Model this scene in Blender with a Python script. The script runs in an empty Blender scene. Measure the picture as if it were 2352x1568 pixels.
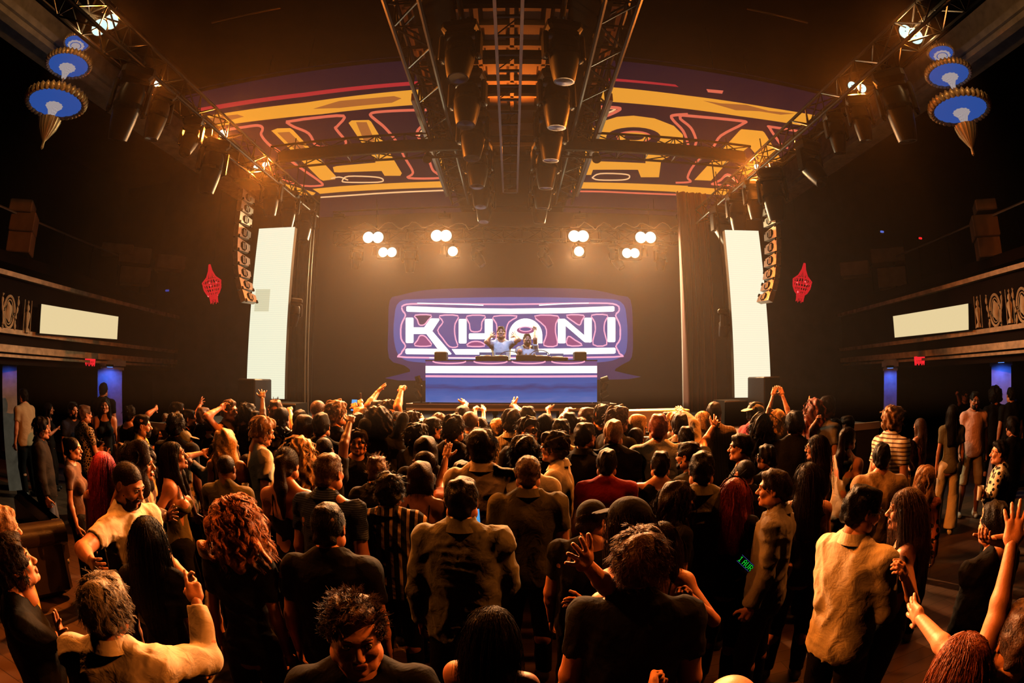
import bpy, math, random
import numpy as np
from mathutils import Matrix, Vector

# ------------------------------------------------------------------ camera, exposure, light
C = bpy.context.scene.collection
SC = bpy.context.scene
FPX, TAU, CAMZ = 1240.0, math.radians(3.8), 2.28
cam_d = bpy.data.cameras.new('camera')
cam = bpy.data.objects.new('camera', cam_d)
C.objects.link(cam)
cam.location = (0, 0, CAMZ)
cam.rotation_euler = (math.radians(90) + TAU, 0, 0)
cam_d.type = 'PANO'
cam_d.sensor_fit = 'HORIZONTAL'
cam_d.sensor_width = 36.0
cam_d.clip_start = 0.05
cam_d.clip_end = 200
for holder in (cam_d, getattr(cam_d, 'cycles', None)):
    if holder is None:
        continue
    try:
        holder.panorama_type = 'FISHEYE_EQUISOLID'
        holder.fisheye_lens = FPX / 2352 * 36.0
        holder.fisheye_fov = math.radians(180)
    except Exception:
        pass
SC.camera = cam
SC.view_settings.view_transform = 'Standard'
SC.view_settings.look = 'None'
SC.view_settings.gamma = 1
SC.view_settings.use_curve_mapping = False
SC.view_settings.exposure = 0.0
SC.cycles.max_bounces = 4
SC.cycles.diffuse_bounces = 0
SC.cycles.glossy_bounces = 2
SC.cycles.transmission_bounces = 3
SC.cycles.transparent_max_bounces = 6
SC.cycles.volume_bounces = 0
SC.cycles.caustics_reflective = False
SC.cycles.caustics_refractive = False

W = bpy.data.worlds.new('world')
SC.world = W
W.use_nodes = True
W.node_tree.nodes['Background'].inputs[0].default_value = (0.02, 0.006, 0.004, 1)
W.node_tree.nodes['Background'].inputs[1].default_value = 0.04

AMBER = (1.0, 0.235, 0.022)
AMBER_PALE = (1.0, 0.29, 0.038)
HAZE = 0.0017


def ray(px, py):
    dx = px - 1176.0; dy = 784.0 - py
    r = math.hypot(dx, dy)
    th = 2 * math.asin(min(1, r / (2 * FPX)))
    s = math.sin(th) / max(r, 1e-9)
    x = dx * s; u = dy * s; f = math.cos(th)
    return Vector((x, f * math.cos(TAU) - u * math.sin(TAU), f * math.sin(TAU) + u * math.cos(TAU)))


CAM = Vector((0, 0, CAMZ))


def atY(px, py, Y):
    d = ray(px, py); return CAM + d * (Y / d.y)


def atZ(px, py, z):
    d = ray(px, py); return CAM + d * ((z - CAMZ) / d.z)


def atX(px, py, X):
    d = ray(px, py); return CAM + d * (X / d.x)


def atD(px, py, D):
    return CAM + ray(px, py) * D


# ------------------------------------------------------------------ materials
def new_mat(name):
    m = bpy.data.materials.new(name); m.use_nodes = True
    return m, m.node_tree.nodes, m.node_tree.links, m.node_tree.nodes['Principled BSDF']


def pbr(name, col, rough=0.6, metal=0.0, spec=0.5, noise=0.0, scale=12.0, bump=0.0, bscale=40.0, sheen=0.0):
    m, n, l, b = new_mat(name)
    b.inputs['Base Color'].default_value = (*col, 1)
    b.inputs['Roughness'].default_value = rough
    b.inputs['Metallic'].default_value = metal
    b.inputs['Specular IOR Level'].default_value = spec
    if sheen:
        b.inputs['Sheen Weight'].default_value = sheen
        b.inputs['Sheen Roughness'].default_value = 0.4
    if noise or bump:
        tc = n.new('ShaderNodeTexCoord')
    if noise:
        t = n.new('ShaderNodeTexNoise'); t.inputs['Scale'].default_value = scale
        t.inputs['Detail'].default_value = 4
        l.new(tc.outputs['Object'], t.inputs['Vector'])
        r = n.new('ShaderNodeValToRGB')
        r.color_ramp.elements[0].position = 0.3; r.color_ramp.elements[1].position = 0.7
        r.color_ramp.elements[0].color = (*[c * (1 - noise) for c in col], 1)
        r.color_ramp.elements[1].color = (*[min(1, c * (1 + noise)) for c in col], 1)
        l.new(t.outputs['Fac'], r.inputs['Fac']); l.new(r.outputs['Color'], b.inputs['Base Color'])
    if bump:
        t2 = n.new('ShaderNodeTexNoise'); t2.inputs['Scale'].default_value = bscale
        t2.inputs['Detail'].default_value = 3
        l.new(tc.outputs['Object'], t2.inputs['Vector'])
        bp = n.new('ShaderNodeBump'); bp.inputs['Strength'].default_value = bump
        bp.inputs['Distance'].default_value = 0.01
        l.new(t2.outputs['Fac'], bp.inputs['Height']); l.new(bp.outputs['Normal'], b.inputs['Normal'])
    return m


def glow(name, col, strength=1.0, lines=0.0, scale=60.0, axis='Z'):
    """light-giving surface; lines adds the pixel rows of an LED panel"""
    m, n, l, b = new_mat(name)
    n.remove(b)
    e = n.new('ShaderNodeEmission'); e.inputs['Color'].default_value = (*col, 1)
    e.inputs['Strength'].default_value = strength
    out = n['Material Output']
    l.new(e.outputs[0], out.inputs['Surface'])
    if lines:
        tc = n.new('ShaderNodeTexCoord'); w = n.new('ShaderNodeTexWave')
        w.bands_direction = axis
        w.inputs['Scale'].default_value = scale
        l.new(tc.outputs['Object'], w.inputs['Vector'])
        mr = n.new('ShaderNodeMapRange'); mr.inputs[3].default_value = strength * (1 - lines)
        mr.inputs[4].default_value = strength
        l.new(w.outputs['Fac'], mr.inputs[0]); l.new(mr.outputs[0], e.inputs['Strength'])
    return m


def fabric(name, col, kind='plain', col2=(0.02, 0.02, 0.02), scale=1.0, rough=0.85, sheen=0.25):
    m, n, l, b = new_mat(name)
    b.inputs['Roughness'].default_value = rough
    b.inputs['Specular IOR Level'].default_value = 0.12
    b.inputs['Sheen Weight'].default_value = sheen
    b.inputs['Base Color'].default_value = (*col, 1)
    tc = n.new('ShaderNodeTexCoord')
    nz = n.new('ShaderNodeTexNoise'); nz.inputs['Scale'].default_value = 13; nz.inputs['Detail'].default_value = 4; nz.inputs['Distortion'].default_value = 0.4
    l.new(tc.outputs['Object'], nz.inputs['Vector'])
    bp = n.new('ShaderNodeBump'); bp.inputs['Strength'].default_value = 0.7; bp.inputs['Distance'].default_value = 0.018
    l.new(nz.outputs['Fac'], bp.inputs['Height']); l.new(bp.outputs['Normal'], b.inputs['Normal'])
    if kind != 'plain':
        mx = n.new('ShaderNodeMix'); mx.data_type = 'RGBA'
        mx.inputs[6].default_value = (*col, 1); mx.inputs[7].default_value = (*col2, 1)
        rp = n.new('ShaderNodeValToRGB'); rp.color_ramp.interpolation = 'CONSTANT'
        if kind in ('vstripe', 'hstripe'):
            t = n.new('ShaderNodeTexWave'); t.bands_direction = 'X' if kind == 'vstripe' else 'Z'
            t.inputs['Scale'].default_value = 8 * scale
            l.new(tc.outputs['Object'], t.inputs['Vector'])
            rp.color_ramp.elements[1].position = 0.72
            l.new(t.outputs['Fac'], rp.inputs['Fac'])
        elif kind in ('floral', 'net'):
            t = n.new('ShaderNodeTexVoronoi'); t.inputs['Scale'].default_value = 22 * scale
            if kind == 'net':
                t.feature = 'DISTANCE_TO_EDGE'; rp.color_ramp.elements[1].position = 0.12
            else:
                rp.color_ramp.elements[1].position = 0.42
            l.new(tc.outputs['Object'], t.inputs['Vector'])
            l.new(t.outputs['Distance'], rp.inputs['Fac'])
        rp.color_ramp.elements[0].color = (0, 0, 0, 1); rp.color_ramp.elements[1].color = (1, 1, 1, 1)
        l.new(rp.outputs['Color'], mx.inputs[0]); l.new(mx.outputs[2], b.inputs['Base Color'])
    return m


# ------------------------------------------------------------------ mesh helpers
def mesh_obj(name, verts, faces, mats, parent=None, smooth=False, mi=None, world=None):
    me = bpy.data.meshes.new(name)
    me.from_pydata([tuple(v) for v in verts], [], [tuple(f) for f in faces])
    if smooth:
        me.polygons.foreach_set('use_smooth', [True] * len(me.polygons))
    if not isinstance(mats, (list, tuple)):
        mats = [mats]
    for m in mats:
        me.materials.append(m)
    if mi is not None:
        me.polygons.foreach_set('material_index', mi)
    me.update()
    o = bpy.data.objects.new(name, me); C.objects.link(o)
    if parent is not None:
        o.parent = parent
    return o


def tag(o, label=None, cat=None, group=None, kind=None):
    if label: o['label'] = label
    if cat: o['category'] = cat
    if group: o['group'] = group
    if kind: o['kind'] = kind
    return o


def empty(name, loc=(0, 0, 0), rot=None, label=None, cat=None, group=None):
    o = bpy.data.objects.new(name, None); C.objects.link(o)
    o.empty_display_size = 0.1
    o.location = loc
    if rot is not None: o.rotation_euler = rot
    tag(o, label, cat, group)
    return o


def frame(d, up=Vector((0, 0, 1))):
    """3x3 with Z along d"""
    z = Vector(d).normalized()
    if abs(z.dot(up)) > 0.99: up = Vector((0, 1, 0))
    x = up.cross(z).normalized(); y = z.cross(x)
    return Matrix((x, y, z)).transposed()


class MB:
    def __init__(s): s.v = []; s.f = []
    def add(s, vs, fs, M=None):
        b = len(s.v)
        s.v += [(M @ Vector(v) if M is not None else Vector(v)) for v in vs]
        s.f += [tuple(i + b for i in f) for f in fs]
        return s
    def box(s, c, d, M=None, taper=1.0, bev=0.0):
        x, y, z = d[0] / 2, d[1] / 2, d[2] / 2; c = Vector(c)
        if bev <= 0:
            vs = [c + Vector((sx * x * (taper if sz > 0 else 1), sy * y * (taper if sz > 0 else 1), sz * z))
                  for sz in (-1, 1) for sx, sy in ((-1, -1), (1, -1), (1, 1), (-1, 1))]
            fs = [(0, 3, 2, 1), (4, 5, 6, 7), (0, 1, 5, 4), (1, 2, 6, 5), (2, 3, 7, 6), (3, 0, 4, 7)]
            return s.add(vs, fs, M)
        b = min(bev, x * .9, y * .9, z * .9)
        rings = []
        for zz, ins in ((-z, b), (-z + b, 0), (z - b, 0), (z, b)):
            r = []
            k = taper if zz > 0 else 1
            X = (x - ins) * k; Y = (y - ins) * k; q = b
            for sx, sy in ((-1, -1), (1, -1), (1, 1), (-1, 1)):
                if sx * sy > 0:
                    r += [(sx * X, sy * (Y - q)), (sx * (X - q), sy * Y)]
                else:
                    r += [(sx * (X - q), sy * Y), (sx * X, sy * (Y - q))]
            rings.append([c + Vector((p[0], p[1], zz)) for p in r])
        return s.loft(rings, M=M)
    def loft(s, rings, M=None, close=True, caps=True):
        n = len(rings[0]); vs = [p for r in rings for p in r]; fs = []
        for i in range(len(rings) - 1):
            for j in range(n if close else n - 1):
                k = (j + 1) % n
                fs.append((i * n + j, i * n + k, (i + 1) * n + k, (i + 1) * n + j))
        if caps and close:
            fs.append(tuple(range(n - 1, -1, -1))); fs.append(tuple((len(rings) - 1) * n + j for j in range(n)))
        return s.add(vs, fs, M)
    def tube(s, a, b, r, n=6, r2=None, M=None):
        a = Vector(a); b = Vector(b); R = frame(b - a); r2 = r if r2 is None else r2
        rings = [[p + R @ Vector((q * math.cos(t * 2 * math.pi / n), q * math.sin(t * 2 * math.pi / n), 0)) for t in range(n)]
                 for p, q in ((a, r), (b, r2))]
        return s.loft(rings, M=M)
    def path(s, pts, r, n=5, M=None, closed=False):
        pts = [Vector(p) for p in pts]
        rings = []
        L = len(pts)
        for i, p in enumerate(pts):
            if closed: d = pts[(i + 1) % L] - pts[i - 1]
            else: d = pts[min(i + 1, L - 1)] - pts[max(i - 1, 0)]
            R = frame(d)
            q = r[i] if isinstance(r, (list, tuple)) else r
            rings.append([p + R @ Vector((q * math.cos(t * 2 * math.pi / n), q * math.sin(t * 2 * math.pi / n), 0)) for t in range(n)])
        if closed: rings.append(rings[0])
        return s.loft(rings, M=M, caps=not closed)
    def lathe(s, prof, n=24, M=None, wob=None):
        """prof: list of (radius, z)"""
        rings = []
        for r, z in prof:
            rings.append([Vector((r * (1 + (wob(t, r, z) if wob else 0)) * math.cos(2 * math.pi * t / n),
                                  r * (1 + (wob(t, r, z) if wob else 0)) * math.sin(2 * math.pi * t / n), z)) for t in range(n)])
        return s.loft(rings, M=M)
    def prism(s, pts, n, t, M=None):
        """planar polygon (world points) thickened by t against direction n"""
        pts = [Vector(p) for p in pts]; off = Vector(n) * t; k = len(pts)
        fs = [tuple(range(k)), tuple(range(2 * k - 1, k - 1, -1))]
        fs += [(i, i + k, (i + 1) % k + k, (i + 1) % k) for i in range(k)]
        return s.add(pts + [p + off for p in pts], fs, M)
    def build(s, name, mats, parent=None, smooth=False, bevel=0):
        o = mesh_obj(name, s.v, s.f, mats, parent, smooth)
        if smooth:
            try:
                o.data.set_sharp_from_angle(angle=math.radians(40))
            except Exception:
                pass
        return o


def ell_pts(c, a, b, n=28, t0=0, t1=2 * math.pi):
    return [(c[0] + a * math.cos(t0 + (t1 - t0) * i / n), c[1] + b * math.sin(t0 + (t1 - t0) * i / n)) for i in range(n)]


def smooth_path(pts, k=5, closed=False):
    """Catmull-Rom in 2D or 3D tuples"""
    P = [np.array(p, float) for p in pts]; L = len(P); out = []
    rng = range(L) if closed else range(L - 1)
    for i in rng:
        if closed: p0, p1, p2, p3 = P[i - 1], P[i], P[(i + 1) % L], P[(i + 2) % L]
        else: p0, p1, p2, p3 = P[max(i - 1, 0)], P[i], P[i + 1], P[min(i + 2, L - 1)]
        for j in range(k):
            t = j / k
            out.append(tuple(0.5 * (2 * p1 + (p2 - p0) * t + (2 * p0 - 5 * p1 + 4 * p2 - p3) * t * t + (3 * p1 - p0 - 3 * p2 + p3) * t ** 3)))
    if not closed: out.append(tuple(P[-1]))
    return out


def lamp(loc, col, power, size=0.05, spot=None, aim=None, blend=0.6, parent=None):
    d = bpy.data.lights.new('lamp_light', 'SPOT' if spot else 'POINT')
    d.color = col; d.energy = power; d.shadow_soft_size = size
    if spot:
        d.spot_size = math.radians(spot); d.spot_blend = blend
    o = bpy.data.objects.new('lamp_light', d); C.objects.link(o); o.location = loc
    if aim is not None:
        o.rotation_euler = (Vector(aim) - Vector(loc)).to_track_quat('-Z', 'Y').to_euler()
    return o
POW = {'back': 2900, 'glow': 640, 'side': 1.55}
# ------------------------------------------------------------------ shared materials
M = {}
M['black'] = pbr('black_metal', (0.004, 0.004, 0.004), 0.8, 0.0, 0.03)
M['truss'] = pbr('truss_metal', (0.004, 0.004, 0.004), 0.4, 0.0, 0.12)
M['plastic'] = pbr('black_plastic', (0.004, 0.0035, 0.0035), 0.42, 0, 0.14, bump=0.15, bscale=60)
M['drape'] = pbr('black_drape', (0.018, 0.013, 0.011), 0.95, spec=0.1, noise=0.3, scale=3)
M['wall'] = pbr('dark_plaster', (0.012, 0.007, 0.006), 0.95, spec=0.1, noise=0.35, scale=1.3, bump=0.3, bscale=3)
M['wood'] = pbr('dark_wood', (0.07, 0.035, 0.02), 0.4, noise=0.4, scale=5)
M['gold'] = pbr('gilt', (0.55, 0.36, 0.16), 0.4, 0.5, bump=0.4, bscale=30)
M['cream'] = pbr('cream_plaster', (0.5, 0.38, 0.24), 0.7, noise=0.2, scale=6, bump=0.3, bscale=25)
M['crate'] = pbr('case_panel', (0.32, 0.19, 0.1), 0.7, noise=0.2, scale=3)
M['lens'] = glow('hot_lens', (0.62, 0.96, 0.88), 1.15)
M['lens_off'] = pbr('dark_lens', (0.01, 0.01, 0.012), 0.15, 0, 0.3)
M['led_white'] = glow('led_white', (0.93, 0.94, 0.70), 0.95, 0.08, 9, 'Z')
M['led_warm'] = glow('led_warm', (1.0, 0.93, 0.68), 1.0, 0.08, 9, 'Z')
M['led_tile'] = glow('led_tile', (0.78, 0.76, 0.5), 0.85, 0.08, 9, 'Z')
M['led_side'] = glow('led_side', (0.92, 0.72, 0.38), 0.92, 0.1, 14, 'Z')
M['steel'] = pbr('steel_edge', (0.35, 0.28, 0.2), 0.4, 0.6)
M['deck'] = pbr('stage_deck', (0.03, 0.022, 0.018), 0.6, noise=0.3, scale=4)
M['leather'] = pbr('dark_leather', (0.03, 0.018, 0.012), 0.35, 0, 0.6, bump=0.2, bscale=60)

# floor with dull planks
fm, fn, fl, fb = new_mat('floor_boards')
tc = fn.new('ShaderNodeTexCoord')
br = fn.new('ShaderNodeTexBrick'); br.inputs['Scale'].default_value = 1.0
br.inputs['Brick Width'].default_value = 1.4; br.inputs['Row Height'].default_value = 0.16; br.inputs['Mortar Size'].default_value = 0.004
br.inputs['Color1'].default_value = (0.11, 0.06, 0.035, 1); br.inputs['Color2'].default_value = (0.075, 0.042, 0.026, 1)
br.inputs['Mortar'].default_value = (0.02, 0.012, 0.01, 1)
fl.new(tc.outputs['Object'], br.inputs['Vector'])
nz = fn.new('ShaderNodeTexNoise'); nz.inputs['Scale'].default_value = 1.7; nz.inputs['Detail'].default_value = 6
fl.new(tc.outputs['Object'], nz.inputs['Vector'])
mr = fn.new('ShaderNodeMapRange'); mr.inputs[1].default_value = 0.3; mr.inputs[2].default_value = 0.7; mr.inputs[3].default_value = 0.28; mr.inputs[4].default_value = 0.6
fl.new(nz.outputs['Fac'], mr.inputs[0]); fl.new(mr.outputs[0], fb.inputs['Roughness'])
fl.new(br.outputs['Color'], fb.inputs['Base Color'])
M['floor'] = fm


def struct(name, mb, mat, smooth=False):
    o = mb.build(name, mat, smooth=smooth); o['kind'] = 'structure'; return o


# ------------------------------------------------------------------ room shell
HX, YB, YF, HZ = 13.5, 14.2, -2.5, 8.6
struct('floor', MB().box((0, (YB + YF) / 2, -0.1), (2 * HX, YB - YF, 0.2)), M['floor'])
struct('wall_back', MB().box((0, YB + 0.15, HZ / 2), (2 * HX, 0.3, HZ)), M['wall'])
struct('wall_left', MB().box((-HX - 0.15, (YB + YF) / 2, HZ / 2), (0.3, YB - YF, HZ)), M['wall'])
struct('wall_right', MB().box((HX + 0.15, (YB + YF) / 2, HZ / 2), (0.3, YB - YF, HZ)), M['wall'])
struct('wall_front', MB().box((0, YF - 0.15, HZ / 2), (2 * HX, 0.3, HZ)), M['wall'])
# ceiling: plain slab, with a coffered field over the middle
cm = MB().box((0, (YB + YF) / 2, HZ + 0.1), (2 * HX, YB - YF, 0.2))
struct('ceiling', cm, M['wall'])
cof = MB()
CZ = 7.8
cof.box((0, 8.2, CZ + 0.06), (3.4, 7.2, 0.08))
nx, ny = 6, 12
for i in range(nx + 1):
    x = -1.65 + 3.3 * i / nx
    cof.box((x, 8.2, CZ - 0.04), (0.07, 7.2, 0.12))
for j in range(ny + 1):
    cof.box((0, 4.6 + 7.2 * j / ny, CZ - 0.04), (3.3, 0.07, 0.12))
for i in range(nx):
    for j in range(ny):
        cof.box((-1.65 + 3.3 * (i + .5) / nx, 4.6 + 7.2 * (j + .5) / ny, CZ), (0.34, 0.38, 0.05), taper=1.25)
o = struct('ceiling_coffers', cof, pbr('coffer_panel', (0.42, 0.25, 0.11), 0.6, bump=0.3, bscale=40))

# proscenium side walls behind the columns (dark masking either side of the stage opening)
mask = MB()
mask.box((-7.6, 12.4, HZ / 2), (4.6, 0.25, HZ)); mask.box((7.6, 12.4, HZ / 2), (4.6, 0.25, HZ))
struct('trim_1', mask, M['drape'])
# warm picture rail / cornice lines running toward the stage high up on each side
for s, name in ((-1, 'trim_2'), (1, 'trim_3')):
    a, b = (atX(215, 150, -6.1), atX(560, 418, -6.1)) if s < 0 else (atX(2130, 165, 6.1), atX(1790, 430, 6.1))
    mb = MB()
    z = (a.z + b.z) / 2
    mb.box((s * 6.3, 7.3, z), (0.3, 13.4, 0.10)); mb.box((s * 6.25, 7.3, z - 0.12), (0.16, 13.4, 0.08))
    mb.box((s * 6.75, 7.3, z + 0.35), (0.5, 13.4, 0.6))
    struct(name, mb, M['cream'])
    wv = MB().box((s * 7.1, 7.3, (z + HZ) / 2 + .2), (0.15, 13.6, HZ - z - .3))
    struct('wall_upper_' + ('left' if s < 0 else 'right'), wv, M['wall'])

# stage
STZ = 1.52
st = MB().box((0, 10.2, STZ / 2 - 0.02), (11.0, 7.2, STZ - 0.04))
struct('floor_stage', st, M['deck'])
ed = MB().box((0, 6.6, STZ - 0.05), (11.0, 0.06, 0.1))
tag(ed.build('stage_edge', M['steel']), 'pale metal edge along the front of the stage deck', 'stage edge')
rd = empty('riser', (0, 9.2, STZ), label='low metal framed riser deck under the booth', cat='riser')
ra, rb_ = atY(934, 926, 8.9), atY(1415, 926, 8.9)
RZ = ra.z
mb = MB().box(((ra.x + rb_.x) / 2, 9.4 - 9.2 - .1, RZ - STZ - 0.04), (rb_.x - ra.x, 0.9, 0.06)); mb.build('deck', M['deck'], rd)
mb = MB().box(((ra.x + rb_.x) / 2, 8.88 - 9.2, RZ - STZ - 0.055), (rb_.x - ra.x, 0.05, 0.11)); mb.build('edge', M['steel'], rd)
for k in range(5):
    x = ra.x + 0.1 + (rb_.x - ra.x - 0.2) * k / 4
    MB().box((x, 8.92 - 9.2, (RZ - STZ) / 2), (0.06, 0.05, RZ - STZ - .04)).build('leg', M['steel'], rd)
    MB().box((x, 9.5 - 9.2, (RZ - STZ) / 2), (0.06, 0.05, RZ - STZ - .04)).build('leg', M['black'], rd)

# ------------------------------------------------------------------ graphics drawn on planes
def c5(x, y): return (780 + x / 2.904, 440 + y / 2.904)
def c1(x, y): return (x / 2.904, y / 2.904)
def c2(x, y): return (780 + x / 2.904, y / 2.904)
def c3(x, y): return (1552 + x / 2.904, y / 2.904)


YW = 12.3
lav = glow('led_lavender', (0.060, 0.062, 0.26), 1.0)
blue = glow('led_blue', (0.050, 0.080, 0.32), 1.0)
white = glow('led_bright', (1.0, 0.98, 0.93), 1.25)
pink = glow('led_pink', (0.95, 0.36, 0.55), 1.1)
rose = glow('led_rose', (0.30, 0.06, 0.24), 0.8)
deep = glow('led_violet', (0.035, 0.02, 0.09), 0.9)
vw = empty('video_wall', (0, YW, STZ), label='wide video wall behind the booth glowing with outlined KHANI lettering', cat='video wall')


def on_wall(pts, dy): return [atY(*c5(*p), YW) + Vector((0, dy, 0)) for p in pts]


def wall_poly(name, pts, mat, lay, label=None):
    mb = MB(); q = [p - vw.location for p in on_wall(pts, -0.004 * lay)]
    mb.prism(q, (0, 1, 0), 0.003)
    o = mb.build(name, mat, vw)
    if label: o['label'] = label
    return o


p0, p1 = atY(735, 500, YW), atY(1625, 935, YW)
mb = MB().box(((p0.x + p1.x) / 2, 0.07, (p0.z + p1.z) / 2 - STZ), (p1.x - p0.x, 0.12, p0.z - p1.z))
mb.build('panel', pbr('led_off', (0.03, 0.022, 0.02), 0.7), vw)
wall_poly('halo', smooth_path([(335, 725), (400, 692), (560, 658), (780, 645), (1140, 640), (1500, 644), (1700, 657), (1860, 692), (1940, 722), (1955, 900), (1950, 1100), (1890, 1150), (1835, 1195), (1925, 1250), (390, 1258), (470, 1200), (430, 1158), (330, 1110), (325, 900)], 3, True), deep, 1, 'dark violet glow')
wall_poly('halo', smooth_path([(400, 735), (560, 715), (1140, 703), (1700, 712), (1875, 735), (1915, 850), (1915, 1040), (1870, 1105), (1700, 1140), (1100, 1150), (560, 1140), (410, 1105), (365, 1000), (365, 850)], 4, True), blue, 2, 'bright blue glow')
wall_poly('plate', smooth_path([(430, 760), (560, 750), (1140, 745), (1700, 745), (1850, 760), (1862, 800), (1845, 830), (1870, 900), (1868, 980), (1845, 1030), (1865, 1080), (1830, 1105), (1140, 1112), (450, 1105), (415, 1080), (440, 1030), (415, 980), (415, 890), (440, 825), (420, 790)], 3, True), lav, 3)


def outline(ptslist, r, mat, name='outline', lay=5, closed=True, par=None, conv=None, k=3):
    mb = MB()
    for pts in ptslist:
        sp = smooth_path(pts, k, closed)
        q = [p - vw.location for p in on_wall(sp, -0.004 * lay)]
        mb.path(q, r, 5, closed=closed)
    return mb.build(name, mat, vw, smooth=True)


loops = [[(505, 824), (612, 824), (590, 860), (565, 888), (533, 888), (520, 855)],
         [(503, 1027), (612, 1027), (590, 985), (565, 962), (537, 962), (522, 990)],
         [(668, 828), (790, 828), (772, 880), (768, 930), (775, 985), (788, 1032), (735, 1034), (690, 980), (655, 925), (690, 870)],
         [(850, 830), (970, 828), (950, 870), (940, 928), (878, 930), (866, 880)],
         [(852, 1030), (968, 1030), (940, 1002), (880, 1002)],
         [(1028, 832), (1185, 830), (1130, 870), (1110, 930), (1100, 1025), (1040, 1025), (1050, 940), (1045, 880)],
         [(1300, 830), (1455, 830), (1442, 880), (1440, 940), (1450, 1025), (1362, 1025), (1378, 960), (1370, 900)],
         [(1512, 825), (1626, 825), (1615, 860), (1600, 890), (1560, 868)],
         [(1525, 965), (1570, 990), (1618, 1024), (1518, 1024)],
         [(1680, 824), (1785, 824), (1768, 870), (1764, 930), (1780, 1020), (1690, 1020), (1704, 930), (1700, 870)]]
for lp, m_ in zip(loops, (deep, rose, lav, lav, rose, lav, rose, rose, rose, lav)):
    wall_poly('inset', smooth_path(lp, 2, True), m_, 4)
outline(loops, 0.016, pink, 'neon_outline', 6)
outline([[(430, 757), (560, 748), (1140, 752), (1700, 744), (1845, 755), (1862, 795), (1840, 825), (1868, 890), (1868, 985), (1842, 1030), (1865, 1080), (1830, 1102), (1140, 1108), (450, 1105), (412, 1080), (440, 1030), (412, 980), (412, 890), (440, 825), (420, 790)]], 0.02, pink, 'neon_outline', 6)
outline([[(520, 745), (800, 752), (960, 758)], [(600, 1108), (1200, 1112), (1500, 1106)], [(1330, 758), (1500, 748), (1660, 744)]], 0.014, white, 'neon_outline', 8, closed=False)


def rr(x0, y0, x1, y1, r=9):
    out = []
    for cx, cy, a in ((x1 - r, y0 + r, -90), (x1 - r, y1 - r, 0), (x0 + r, y1 - r, 90), (x0 + r, y0 + r, 180)):
        for k in range(4):
            t = math.radians(a + 30 * k); out.append((cx + r * math.cos(t), cy + r * math.sin(t)))
    return out


wall_poly('bar', [(447, 768), (455, 764), (800, 777), (1140, 781), (1500, 776), (1824, 764), (1832, 770), (1832, 795), (1822, 801), (1500, 812), (1140, 816), (800, 813), (455, 802), (447, 796)], white, 8)
wall_poly('bar', [(440, 1052), (450, 1046), (652, 1048), (682, 1086), (448, 1084), (440, 1076)], white, 8)
wall_poly('bar', [(748, 1050), (1300, 1048), (1832, 1040), (1840, 1048), (1840, 1074), (1830, 1081), (1300, 1088), (775, 1087)], white, 8)


def letter(polys):
    mb = MB()
    for p in polys:
        mb.prism([q - vw.location for q in on_wall(p, -0.032)], (0, 1, 0), 0.003)
    return mb.build('letter', white, vw)


letter([rr(442, 840, 495, 1010), [(490, 905), (565, 905), (605, 850), (614, 845), (664, 846), (668, 856), (620, 930), (748, 1080), (742, 1087), (690, 1087), (680, 1082), (580, 950), (490, 950)]])
letter([rr(795, 849, 848, 1013), rr(862, 945, 1022, 985), rr(968, 849, 1022, 985)])
arch = [(1130, 1012)] + [(1240 + 112 * math.cos(t), 958 + 112 * math.sin(t)) for t in np.linspace(math.pi, 2 * math.pi, 20)] + [(1352, 1012), (1302, 1012), (1302, 985), (1180, 985), (1180, 1012)]
letter([arch])
wall_poly('eye', ell_pts((1240, 925), 58, 24), rose, 10)
wall_poly('eye', ell_pts((1240, 918), 36, 12), lav, 12)
outline([ell_pts((1240, 918), 40, 15, 14)], 0.012, pink, 'neon_outline', 12)
letter([rr(1455, 848, 1507, 1012), rr(1630, 841, 1681, 1006), [(1460, 850), (1500, 848), (1512, 856), (1681, 1000), (1670, 1007), (1630, 1003), (1505, 895), (1460, 900)]])
letter([rr(1785, 838, 1838, 1004)])

# ------------------------------------------------------------------ overhead video screens
ZS = 6.21
navy = glow('screen_navy', (0.013, 0.004, 0.016), 0.9, 0.25, 22, 'X')
orange = glow('screen_orange', (0.88, 0.36, 0.035), 0.95, 0.15, 40, 'X')
orange2 = glow('screen_amber', (0.42, 0.13, 0.03), 0.9, 0.15, 40, 'X')
red = glow('screen_red', (0.45, 0.02, 0.03), 0.9)
redline = glow('screen_red_line', (0.85, 0.16, 0.09), 0.8)
paleline = glow('screen_pale_line', (1.0, 0.55, 0.25), 0.9)


def ceil_screen(label, quad):
    c = sum((atZ(*p, ZS) for p in quad), Vector()) / 4
    r = empty('ceiling_screen', c, label=label, cat='video screen', group='overhead video screens')
    q = [atZ(*p, ZS) - c for p in quad]
    mb = MB().prism(q, (0, 0, 1), 0.09); mb.build('panel', navy, r)
    fr = MB()
    for i in range(4):
        a, b = q[i], q[(i + 1) % 4]
        fr.tube(a + Vector((0, 0, .05)), b + Vector((0, 0, .05)), 0.035, 4)
    fr.build('frame', M['black'], r)
    return r


def cpoly(root, name, pts, mat, lay=1):
    mb = MB(); mb.prism([atZ(*p, ZS - 0.004 * lay) - root.location for p in pts], (0, 0, 1), 0.003)
    return mb.build(name, mat, root)


def cline(root, lines, r, mat, lay=4, name='neon_outline'):
    mb = MB()
    for pts in lines:
        mb.path([atZ(*p, ZS - 0.004 * lay) - root.location for p in smooth_path(pts, 4)], r, 5)
    return mb.build(name, mat, root, smooth=True)


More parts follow.
